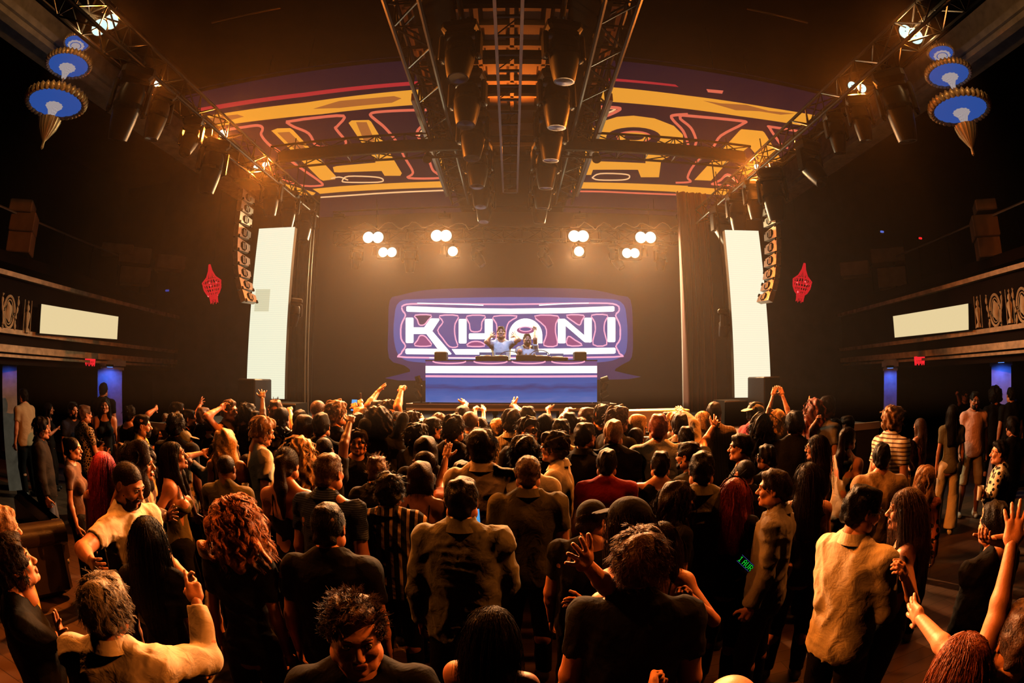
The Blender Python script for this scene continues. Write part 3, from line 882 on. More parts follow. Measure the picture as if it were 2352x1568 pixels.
GL, GR = 'moving heads on the left truss', 'moving heads on the right truss'
for args in [((318, 160), 'largest moving head, at the near end of the left truss', 1.25, 0.9, 0.35), ((377, 208), 'slim moving head hanging second on the left truss', .95, 1.2, 0.1),
             ((448, 272), 'moving head tilted to the left, third on the left truss', .85, 0.3, -0.5), ((497, 322), 'moving head below the bright lamp on the left truss', 1.15, 1.0, 0.15),
             ((628, 408), 'moving head just past the cross truss on the left', 1.0, 0.1, 0.2), ((668, 440), 'second to last moving head of the left truss', 1.0, 0.3, 0.15), ((702, 466), 'last moving head at the stage end of the left truss', 1.2, 0.5, -0.25)]:
    mh(*args[0], XL, args[1], args[2], args[3], args[4], GL)
for args in [((2040, 168), 'largest moving head, at the near end of the right truss', 1.2, -0.9, 0.2), ((1965, 222), 'moving head hanging second on the right truss', .85, -0.6, 0.15),
             ((1912, 262), 'squarish moving head hanging third on the right truss', .8, -0.2, 0.1), ((1852, 325), 'moving head bent outward, fourth on the right truss', 1.05, 0.2, -0.6),
             ((1768, 388), 'moving head just past the cross truss on the right', 1.25, -0.6, 0.15), ((1728, 415), 'middle moving head past the cross truss on the right', 1.0, -0.2, .1),
             ((1690, 444), 'second to last moving head of the right truss', 1.1, -0.1, 0.1), ((1655, 474), 'last moving head, bent outward at the stage end of the right truss', 1.2, 0.2, -0.5)]:
    mh(*args[0], XR, args[1], args[2], args[3], args[4], GR)
GC = 'moving heads in the two centre rows'
for s, side_ in ((-1, 'left'), (1, 'right')):
    for k, (yy, sz) in enumerate(((4.6, 1.1), (5.6, 1.15), (6.6, 1.15), (7.7, 1.15), (8.7, 1.15), (9.7, 1.1))):
        nm = ['nearest', 'second', 'third', 'fourth', 'fifth', 'farthest'][k]
        moving_head(Vector((s * 0.52, yy, 5.88)), '%s moving head in the %s centre row over the stage' % (nm, side_), GC, sz, 0.2 * s, (0.12 if s > 0 else -0.1))
for s, lab in ((-1, 'left centre row lighting bar'), (1, 'right centre row lighting bar')):
    o = MB().tube((s * 0.52, 3.2, 5.94), (s * 0.52, 10.0, 5.94), 0.03, 8).build('lighting_bar', M['truss']); tag(o, lab + ' hung under the coffers', 'lighting bar', 'lighting bars')
GU = 'dark moving heads on the back truss'
for (q, lab, pan, tilt, sz) in [((820, 562), 'far left dark moving head on the back truss', 0.6, 0.2, .8), ((943, 562), 'dark moving head second from left on the back truss', 0, 0.1, 0.95), ((1097, 563), 'dark moving head tilted left of centre on the back truss', 1.1, -0.6, .85),
                               ((1249, 563), 'dark moving head tilted right of centre on the back truss', 1.2, -0.6, .85), ((1412, 563), 'dark moving head second from right on the back truss', 1.0, -0.6, 0.9), ((1516, 562), 'far right dark moving head on the back truss', 0.3, 0.2, .85)]:
    p = atY(*q, uy); moving_head(Vector((p.x, uy, ua.z - .20)), lab, GU, sz, pan, tilt)
for (q, lab) in [((862, 575), 'small par can below the far left blinder'), ((1019, 573), 'small par can below the blinder left of centre'), ((1321, 573), 'small par can below the blinder right of centre'), ((1481, 578), 'small par can below the far right blinder')]:
    p = atY(*q, 11.4)
    r = empty('par_can', p, label=lab, cat='stage light', group='small par cans')
    MB().lathe([(0.001, 0.1), (0.05, 0.09), (0.06, 0.0), (0.085, -0.1), (0.08, -0.1), (0.05, 0.0), (0.001, 0.0)], 16, M=Matrix.Rotation(0.35, 4, 'X')).build('can', M['plastic'], r, smooth=True)
    MB().tube((0, 0, 0.05), (0, 0.1, 0.3), 0.012).build('clamp', M['black'], r)
# dark fixtures hung beside the LED columns
for (q, lab) in [((676, 705), 'dark hanging fixture beside the left LED column'), ((1664, 730), 'dark hanging fixture beside the right LED column')]:
    p = atY(*q, 8.3); p.z += 0.15
    r = moving_head(p, lab, 'fixtures beside the LED columns', 0.7, 0.9, 0.2)
    MB().tube((0, 0, 0.02), (0, 0, 2.6), .012).build('hanger', M['black'], r)

# stage drapes on the right: folds with a lit bulge
def drape(name, x0, x1, y, z0, z1, label, mat, folds=14, amp=0.06, seed=1):
    rnd = random.Random(seed); mb = MB(); rows = 24; cols = folds * 8
    ph = [rnd.uniform(0, 6) for _ in range(5)]
    vs = []; fs = []
    for i in range(rows + 1):
        for j in range(cols + 1):
            u = j / cols; v = i / rows
            a_ = amp * (0.5 + 0.8 * v)
            dy = a_ * math.sin(u * folds * 2 * math.pi + ph[0] + 0.8 * math.sin(v * 3 + u * 9)) + 0.3 * a_ * math.sin(u * folds * 4.7 + ph[1])
            vs.append((x0 + (x1 - x0) * u + 0.03 * math.sin(v * 4 + ph[2] + u * 20), y + dy, z1 + (z0 - z1) * v))
    for i in range(rows):
        for j in range(cols):
            a_ = i * (cols + 1) + j; fs.append((a_, a_ + 1, a_ + cols + 2, a_ + cols + 1))
    o = mesh_obj(name, vs, fs, mat, smooth=True)
    md = o.modifiers.new('thick', 'SOLIDIFY'); md.thickness = 0.006
    tag(o, label, 'curtain', 'stage curtains'); return o


cl = pbr('rust_velvet', (0.28, 0.075, 0.04), 0.85, sheen=0.6)
a, b = atY(1572, 935, 10.6), atY(1645, 935, 10.6)
drape('curtain', a.x, b.x, 10.6, STZ + 0.02, 6.6, 'rust brown velvet curtain folded right of the booth', cl, 7, 0.07, 3)
a, b = atY(693, 935, 10.6), atY(712, 935, 10.6)
drape('curtain', a.x - .6, b.x, 10.7, STZ + 0.02, 6.6, 'dark curtain edge left of the booth', M['drape'], 5, 0.05, 5)
for q, lab in ((700, 'thin vertical pipe left of the stage opening'), (707, 'second thin vertical pipe beside the left stage pipe')):
    p = atY(q, 880, 9.8)
    tag(MB().tube((p.x, 9.8, STZ), (p.x, 9.8, 5.3), 0.012, 8).build('pipe', M['steel']), lab, 'pipe', 'vertical pipes')
# low stage furniture strip on the right
a, b = atY(1430, 944, 7.2), atY(1585, 944, 7.2)
tag(MB().box(((a.x + b.x) / 2, 7.4, (a.z + STZ) / 2), (b.x - a.x, 0.4, a.z - STZ), bev=0.01).build('case', M['steel']), 'low pale edged case lying at the stage lip on the right', 'case')

# blue wash from the cross trusses onto the booth
for s, lab in ((-1, 'left'), (1, 'right')):
    p = Vector((s * 1.3, yc - .1, 5.6))
    r = empty('wash_light', p, label='small dark wash light under the %s cross truss lighting the booth blue' % lab, cat='stage light', group='booth wash lights')
    MB().lathe([(0.001, 0.12), (0.06, 0.11), (0.075, -0.02), (0.07, -.03), (0.001, -.02)], 14, M=Matrix.Rotation(-.6, 4, 'X')).build('can', M['plastic'], r, smooth=True)
    MB().tube((0, 0, 0), (0, 0.1, 0.14), 0.012).build('clamp', M['black'], r)
    lamp(p + Vector((0, .08, -.08)), (0.30, 0.50, 1.0), 420, 0.05, 30, (-.1 if s < 0 else .35, 9.7, 2.7), 0.5)

for s, q0, q1, lab in ((-1, (487, 52), (645, 18), 'thin shiny pipe high over the left side of the hall'), (1, (1715, 20), (1855, 52), 'thin shiny pipe high over the right side of the hall')):
    tag(MB().tube(atZ(*q0, 6.9), atZ(*q1, 6.9), .018, 8).build('pipe', pbr('brass_pipe_%d' % s, (.8, .5, .2), .25, 1.0)), lab, 'pipe', 'high shiny pipes')

for s, lab in ((-1, 'left'), (1, 'right')):  # added lights that brighten the coffers; the hall has no such fixtures
    p = Vector((s * .33, 10.15, 6.8))
    r = empty('added_coffer_light', p, label='tiny added amber light on the farthest cross bar, %s of the ladder truss' % lab, cat='stage light', group='added coffer lights')
    MB().lathe([(0.001, -.06), (.04, -.05), (.045, .04), (.04, .04), (.001, .03)], 12, M=Matrix.Rotation(.8, 4, 'X')).build('can', M['plastic'], r, smooth=True)
    lamp(p + Vector((0, -.05, .07)), AMBER, 110, .03, 110, (0, 7.4, 7.8), .8)
# ------------------------------------------------------------------ balconies either side
stem_sheen = glow('painted_stem_sheen', (0.5, 0.42, 0.42), 0.8, 0.3, 30, 'X')  # truss lamp reflection on the pale stems, put in as emission
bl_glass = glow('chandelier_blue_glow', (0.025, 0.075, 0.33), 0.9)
for s in (-1, 1):
    side_ = 'left' if s < 0 else 'right'
    # front edge of the balcony: a horseshoe running away from the camera
    if s < 0: pa, pb = atD(97, 765, 10.5), atD(271, 779, 12.6)
    else: pa, pb = atD(2222, 760, 10.5), atD(2055, 775, 12.6)
    d = (pb - pa); d.z = 0; d.normalize()
    def edge(t, off=0.0):
        """point along the balcony front, t metres from the near end of its screen; it bows inward to the near side"""
        bow = 0.05 * min(0, t + 1.0) ** 2 * 1.0
        n = Vector((-d.y, d.x, 0)) * (1 if s > 0 else -1)
        if n.x * s < 0: n = -n
        return pa + d * t + n * (off + bow)
    ts = [-3.4 + 0.4 * k for k in range(26)]
    bz = (pa.z + pb.z) / 2
    mbs = {k: MB() for k in ('lower', 'mid', 'upper', 'slab', 'panel')}
    def run(mb, z0, z1, o0, o1):
        rings = []
        for t in ts:
            a_, b_ = edge(t, o0), edge(t, o1)
            rings.append([Vector((a_.x, a_.y, bz + z0)), Vector((b_.x, b_.y, bz + z0)), Vector((b_.x, b_.y, bz + z1)), Vector((a_.x, a_.y, bz + z1))])
        mb.loft(rings)
    run(mbs['slab'], -0.62, -0.42, 0.25, 3.2)
    run(mbs['lower'], -0.42, -0.30, 0.02, 0.4); run(mbs['lower'], -0.50, -0.45, 0.10, 0.4)
    run(mbs['mid'], -0.12, -0.04, 0.0, 0.3); run(mbs['upper'], 0.80, 0.88, -0.02, 0.35)
    run(mbs['panel'], -0.34, 0.82, 0.12, 0.22)
    struct('floor_balcony_' + side_, mbs['slab'], M['wall'])
    struct('wall_balcony_' + side_, mbs['panel'], M['wall'])
    mbt = mbs['lower']; mbt.add(mbs['mid'].v, mbs['mid'].f); mbt.add(mbs['upper'].v, mbs['upper'].f)
    struct('trim_%d' % (4 if s < 0 else 5), mbt, pbr('balcony_moulding_' + side_, (0.5, 0.34, 0.2), 0.6, noise=0.3, scale=8))
    # screen fixed to the balcony front
    if s < 0: Q = [(96, 698), (272, 727), (269, 779), (92, 765)]
    else: Q = [(2223, 697), (2051, 726), (2055, 775), (2224, 757)]
    n_in = Vector((d.y, -d.x, 0)); n_in = n_in if n_in.x * s < 0 else -n_in
    P0 = pa + n_in * 0.14
    def onp(q):
        r_ = ray(*q); return CAM + r_ * ((P0 - CAM).dot(n_in) / r_.dot(n_in))
    P = [onp(q) for q in Q]
    base = (P[2] + P[3]) / 2
    r = empty('balcony_screen', base, label='glowing cream screen on the %s balcony front' % side_, cat='video screen', group='balcony screens')
    MB().prism([p - base for p in P], n_in, -0.01 * 1).build('screen', M['led_side'], r)
    MB().prism([p - base - n_in * 0.012 for p in P], -n_in, 0.10).build('housing', M['black'], r)
    # plaster ornaments: oval cartouches and small pedestal figures
    if s < 0: orn = [((22, 716), 'oval'), ((63, 727), 'urn')]
    else: orn = [((2247, 716), 'urn'), ((2285, 712), 'oval'), ((2320, 703), 'urn'), ((2348, 700), 'oval')]
    P0 = pa + n_in * 0.0
    for q, kd in orn:
        p = onp(q)
        T = frame(n_in).to_4x4()
        nm = ('left' if s < 0 else 'right')
        if kd == 'oval':
            r = empty('cartouche', p, label='oval plaster cartouche on the %s balcony front%s' % (nm, ', at the very edge' if q[0] > 2340 else ''), cat='ornament', group='balcony cartouches')
            ring = [T @ Vector((0.15 * math.cos(a_), 0.26 * math.sin(a_), -0.02)) for a_ in np.linspace(0, 2 * math.pi, 24, endpoint=False)]
            MB().path(ring, 0.025, 6, closed=True).build('ring', M['cream'], r, smooth=True)
            ring = [T @ Vector((0.105 * math.cos(a_) , 0.20 * math.sin(a_), -0.02)) for a_ in np.linspace(0, 2 * math.pi, 24, endpoint=False)]
            MB().path(ring, 0.012, 6, closed=True).build('ring', M['cream'], r, smooth=True)
            MB().lathe([(0.001, 0.03), (0.5, 0.02), (1.0, -0.02), (0.001, -0.03)], 20, M=T @ Matrix.Diagonal((0.085, 0.16, 1, 1)), wob=lambda t, r_, z: 0.12 * math.sin(t * 2 * math.pi / 20 * 4)).build('medallion', M['cream'], r, smooth=True)
            mb = MB()
            for k in (-1, 1):
                pts = [T @ Vector((k * (0.19 + 0.03 * math.sin(v * 9)), v, 0)) for v in np.linspace(-0.28, 0.28, 16)]
                mb.path(pts, [0.012 + 0.02 * abs(math.sin(i * 0.9)) for i in range(16)], 6)
            mb.build('scrollwork', M['cream'], r, smooth=True)
        else:
            r = empty('urn_ornament', p, label='slim plaster urn figure on the %s balcony front%s' % (nm, (' between the cartouches' if q[0] == 2320 else ' beside its screen') ), cat='ornament', group='balcony urn figures')
            MB().lathe([(0.001, -0.27), (0.06, -0.27), (0.05, -0.22), (0.025, -0.18), (0.04, -0.1), (0.06, 0.0), (0.05, 0.06), (0.02, 0.09), (0.04, 0.13), (0.03, 0.18), (0.008, 0.21), (0.02, 0.25), (0.001, 0.28)], 14, wob=lambda t, r_, z: 0.15 * math.sin(t * 2.7)).build('urn', M['cream'], r, smooth=True)
            for k in (-1, 1):
                MB().path([T @ Vector((k * 0.10, v, 0.0)) for v in (-.28, -.1, .1, .28)], 0.01, 5).build('border', M['cream'], r)
    # blocky cases / pilaster capitals on the upper tier
    if s < 0: blocks = [((52, 480), .55, .24), ((55, 515), .6, .38), ((48, 560), .58, .42), ((270, 575), .9, .24), ((310, 590), .9, .40), ((310, 635), .85, .4), ((390, 605), .8, .35)]
    else: blocks = [((2262, 478), .5, .22), ((2262, 525), .62, .42), ((2270, 572), .55, .40), ((2040, 590), .95, .36), ((2050, 640), .8, .5), ((1965, 620), .8, .35)]
    for k, (q, w_, h_) in enumerate(blocks):
        p = atD(*q, 11.5 if q[0] < 150 or q[0] > 2200 else 14.5)
        o = MB().box((0, 0, 0), (w_, 0.6, h_), bev=0.02).build('plaster_block', M['crate'])
        o.location = p; o.rotation_euler = (0, 0, -s * 0.75)
        tag(o, '%s tan plaster block of the %s upper tier, %s' % (['square', 'broad', 'tall', 'small', 'wide', 'plain', 'dim'][k % 7], side_, ['top of the outer pier', 'middle of the outer pier', 'foot of the outer pier', 'on the inner pier top', 'on the inner pier middle', 'low on the inner pier', 'beside the inner pier'][k]), 'block', 'plaster blocks of the upper tier')
    # upper tier slab and rail
    mb = MB()
    rings = []
    for t in ts:
        a_, b_ = edge(t, 0.9), edge(t, 3.4)
        rings.append([Vector((a_.x, a_.y, 4.1)), Vector((b_.x, b_.y, 4.1)), Vector((b_.x, b_.y, 4.3)), Vector((a_.x, a_.y, 4.3))])
    mb.loft(rings); struct('floor_tier_' + side_, mb, M['wall'])
    rl = empty('railing', edge(0, 0.9) * 1, label='thin dark railing along the %s upper tier' % side_, cat='railing', group='upper tier railings')
    rl.location.z = 4.3
    MB().path([edge(t, 0.95) * 1 + Vector((0, 0, 4.3 + 0.75 - edge(t).z)) - Vector(rl.location) for t in ts], 0.025, 6).build('handrail', M['steel'], rl)
    for t in ts[::3]:
        p = edge(t, 0.95); MB().tube(Vector((p.x, p.y, 4.3)) - rl.location, Vector((p.x, p.y, 5.05)) - rl.location, 0.015).build('post', M['black'], rl)
    # pillars under the balcony, washed blue
    cols = [((22, 880), 60, 11.0), ((252, 880), 95, 12.8)] if s < 0 else [((2045, 880), 50, 12.8), ((2300, 880), 80, 11.2)]
    for k, (q, wpx, D) in enumerate(cols):
        p = atD(*q, D); w_ = wpx / 1240 * D * 0.62
        yaw = math.atan2(-p.x, p.y)
        mb = MB().box((0, 0, 1.26), (w_, w_, 2.52)); o = mb.build('column_%s_%d' % (side_, k), pbr('blue_grey_plaster_%s%d' % (side_, k), (0.38, 0.38, 0.42), 0.8, noise=0.25, scale=5))
        mbc = MB().box((0, 0, 2.42), (w_ * 1.3, w_ * 1.3, 0.12)).box((0, 0, 2.3), (w_ * 1.15, w_ * 1.15, 0.06)); o.data.materials.append(M['wood'])
        o.location = (p.x, p.y, 0); o.rotation_euler = (0, 0, yaw); o['kind'] = 'structure'
        oc = mbc.build('capital', o.data.materials[0], o)
        toward = (CAM - p); toward.z = 0; toward.normalize()
        lp = Vector((p.x, p.y, 2.34)) + toward * (w_ * .5 + 0.34)
        rr_ = empty('blue_uplight', lp, label='small blue wash light above the %s blue pillar on the %s' % ('outer' if (k == 0) == (s < 0) else 'inner', side_), cat='wash light', group='blue wash lights')
        MB().box((0, 0, 0.02), (0.16, 0.12, 0.05), bev=0.01).build('housing', M['black'], rr_)
        MB().box((0, 0, -0.012), (0.12, 0.08, 0.01)).build('lens', glow('blue_lens_%s%d' % (side_, k), (0.1, 0.3, 1.0), 1.5), rr_)
        MB().tube((0, 0, .04), -toward * .34 + Vector((0, 0, .04)), .012).build('bracket', M['black'], rr_)
        lamp(lp + Vector((0, 0, -0.04)), (0.04, 0.16, 1.0), 16, 0.05, 130, (p.x, p.y, 1.2))
    # small red lamps under the balcony
    reds = [((207, 827), .12)] if s < 0 else [((2112, 825), .12)]
    for q, R in reds:
        p = atD(*q, 12.0)
        r = empty('bead_lamp', p, label='small red beaded lamp under the %s balcony' % side_, cat='lamp', group='red beaded lamps')
        gm = glow('red_bead_glow', (1.0, 0.02, 0.03), 0.9)
        MB().lathe([(0.001, 0.06), (0.13, 0.06), (0.13, 0.0), (0.12, -0.02), (0.001, -0.02)], 18).build('shade', gm, r)
        mb = MB()
        for t in range(18):
            a_ = 2 * math.pi * t / 18
            mb.tube((0.12 * math.cos(a_), 0.12 * math.sin(a_), 0), (0.11 * math.cos(a_), 0.11 * math.sin(a_), -0.09 - 0.03 * (t % 2)), 0.009, 5)
        mb.build('fringe', gm, r)
        MB().tube((0, 0, 0.06), (0, 0, 0.35), 0.008).build('cord', M['black'], r)
    # red crystal chandeliers
    q = (487, 655) if s < 0 else (1842, 652)
    p = atD(*q, 13.2)
    r = empty('red_chandelier', p, label='red bead chandelier hanging off the %s side of the stage' % side_, cat='chandelier', group='red bead chandeliers')
    rg = glow('red_chain_glow_' + side_, (0.75, 0.008, 0.02), 0.75)
    rb = glow('red_core_' + side_, (1.0, 0.10, 0.11), 2.0)
    mb = MB()
    T = Matrix.Rotation(s * 0.25, 4, 'Y')
    for t in range(20):
        a_ = 2 * math.pi * t / 20; c_, s_ = math.cos(a_), math.sin(a_)
        mb.path([(0.02 * c_, 0.02 * s_, 0.52), (0.05 * c_, 0.05 * s_, 0.36), (0.12 * c_, 0.12 * s_, 0.20), (0.24 * c_, 0.24 * s_, 0.08)], 0.009, 4, M=T)
        mb.path([(0.24 * c_, 0.24 * s_, 0.08), (0.22 * c_, 0.22 * s_, -0.08), (0.16 * c_, 0.16 * s_, -0.2), (0.10 * c_, 0.1 * s_, -0.26), (0.09 * c_, 0.09 * s_, -0.38 - 0.03 * (t % 3))], 0.011, 4, M=T)
    mb.build('bead_strands', rg, r)
    mb = MB()
    for z, R in ((0.08, 0.24), (-0.02, 0.23), (-0.12, 0.2), (-0.2, 0.16), (-0.3, 0.1)):
        mb.path([(R * math.cos(a_), R * math.sin(a_), z) for a_ in np.linspace(0, 2 * math.pi, 24, endpoint=False)], 0.012, 4, closed=True, M=T)
    mb.build('hoops', rg, r)
    mb = MB()
    for t in range(5):
        a_ = 1.2 * t; mb.lathe([(0.001, 0.03), (0.025, 0.0), (0.001, -0.03)], 8, M=T @ Matrix.Translation((0.13 * math.cos(a_), 0.13 * math.sin(a_), 0.03 - 0.27 * (t % 2))))
    mb.build('bulb', rb, r)
    MB().tube((0, 0, .5), (0, 0, 2.5), 0.006).build('cord', M['black'], r)
    # big tiered chandeliers near the camera: blue-lit scalloped bowls
    if s < 0: top, low, mid = (172, 97), (127, 235), (155, 148)
    else: top, low, mid = (2163, 121), (2206, 250), (2182, 170)
    D = 7.2
    pl = atD(*low, D); X_, Y_ = pl.x, pl.y
    rad = math.hypot(X_, Y_)
    def zat(q): r_ = ray(*q); return CAMZ + r_.z / math.hypot(r_.x, r_.y) * rad
    z1, z2, z3 = zat(low), zat(mid), zat(top)
    px = D / 1240 * 1.0
    r = empty('chandelier', (X_, Y_, z1), label='tiered chandelier of blue lit scalloped bowls at the %s' % side_, cat='chandelier', group='blue lit chandeliers')
    wob = lambda t, r_, z: 0.035 * math.cos(t * 2 * math.pi / 72 * 18)
    for nm2, zz, R in (('lower_bowl', 0, 0.43), ('upper_bowl', z2 - z1, 0.33), ('top_bowl', z3 - z1, 0.20)):
        mb = MB().lathe([(R * .12, -0.05 + zz), (R * .5, -0.045 + zz), (R * .85, -0.02 + zz), (R * .96, 0.0 + zz), (R * .9, 0.012 + zz), (R * .5, -0.02 + zz), (R * .12, -0.03 + zz)], 72, wob=wob)
        bo_ = mb.build(nm2, bl_glass, r, smooth=True)
        mb = MB()
        for t in range(36):
            a_ = 2 * math.pi * t / 36
            T = Matrix.Translation((R * math.cos(a_), R * math.sin(a_), zz)) @ Matrix.Rotation(a_, 4, 'Z') @ Matrix.Rotation(0.5, 4, 'Y')
            mb.lathe([(0.001, 0.07 * R / .4), (0.035 * R / .4, 0.04 * R / .4), (0.045 * R / .4, 0.0), (0.03 * R / .4, -0.03 * R / .4), (0.001, -0.04 * R / .4)], 8, M=T)
        mb.path([(R * 1.0 * math.cos(a_), R * 1.0 * math.sin(a_), zz + .01) for a_ in np.linspace(0, 2 * math.pi, 48, endpoint=False)], 0.03 * R / .4, 6, closed=True)
        mb.build('gilt_rim', M['gold'], bo_, smooth=True)
        # fluted flaring stem under the bowl
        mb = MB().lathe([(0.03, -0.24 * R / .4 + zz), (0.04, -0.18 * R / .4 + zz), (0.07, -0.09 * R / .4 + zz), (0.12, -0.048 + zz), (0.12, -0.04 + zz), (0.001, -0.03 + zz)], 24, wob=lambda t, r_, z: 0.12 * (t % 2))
        mb.build('fluted_stem', stem_sheen, bo_, smooth=False)
    mb = MB().lathe([(0.001, -0.62), (0.02, -0.60), (0.018, -0.52), (0.05, -0.48), (0.13, -0.36), (0.155, -0.28), (0.165, -0.24), (0.12, -0.22), (0.05, -0.21), (0.001, -0.21)], 36, wob=lambda t, r_, z: 0.04 * math.cos(t * math.pi))
    mb.build('finial', M['gold'], r, smooth=True)
    MB().tube((0, 0, -0.2), (0, 0, HZ - z1 - 0.02), 0.015).build('stem', M['gold'], r)
    lamp((X_, Y_, z1 - 0.16), (0.1, 0.22, 1.0), 1.2, 0.03)

# extras seen on the right upper tier
for q, D, lab, c_ in [((2114, 547), 15.5, 'small red exit light on the dark right wall', (1.0, 0.02, 0.02)), ((2026, 532), 15.5, 'tiny blue light above the right upper tier', (0.1, 0.15, 0.6)), ((2229, 822), 11.8, 'small pale blue spot under the right balcony', (0.25, 0.5, 1.0)), ((384, 667), 15, 'tiny blue light on the dark left upper tier', (.04, .05, .3))]:
    r = empty('indicator_light', atD(*q, D), label=lab, cat='light')
    MB().box((0, 0, 0), (0.12, 0.05, 0.05), bev=.01).build('lens', glow('indicator_glow', c_, 0.9), r)
    MB().box((0, 0.05, 0), (0.16, 0.05, 0.09)).build('housing', M['black'], r)
# leather sofa at the left edge
p = atZ(40, 1190, 0.75)
r = empty('sofa', (p.x - 0.35, p.y + 0.1, 0), (0, 0, -0.35), label='dark leather sofa with a rolled arm at the left edge', cat='sofa')
MB().box((0, 0, 0.25), (1.5, 0.8, 0.42), bev=0.06).build('seat', M['leather'], r, smooth=True)
MB().box((0, 0.4, 0.55), (1.6, 0.22, 0.5), bev=0.08).build('backrest', M['leather'], r, smooth=True)
mb = MB().box((0.8, 0, 0.36), (0.18, 0.85, 0.6), bev=0.05); mb.tube((0.8, -0.45, 0.68), (0.8, 0.45, 0.68), 0.13, 16); mb.build('armrest', M['leather'], r, smooth=True)

# haze that hangs in the hall
hz = MB().box((0, (YB - .05 + 2.6) / 2, (HZ + 1.95) / 2), (2 * HX - 0.1, YB - .05 - 2.6, HZ - 1.95 - .02)).build('haze', new_mat('stage_haze')[0])
hm = hz.data.materials[0]; n = hm.node_tree.nodes; l = hm.node_tree.links; n.remove(n['Principled BSDF'])
vs_ = n.new('ShaderNodeVolumeScatter'); vs_.inputs['Density'].default_value = HAZE; vs_.inputs['Anisotropy'].default_value = 0.55
vs_.inputs['Color'].default_value = (1, 0.95, 0.9, 1)
l.new(vs_.outputs[0], n['Material Output'].inputs['Volume'])
tag(hz, 'thin warm haze filling the hall', 'haze', kind='stuff')
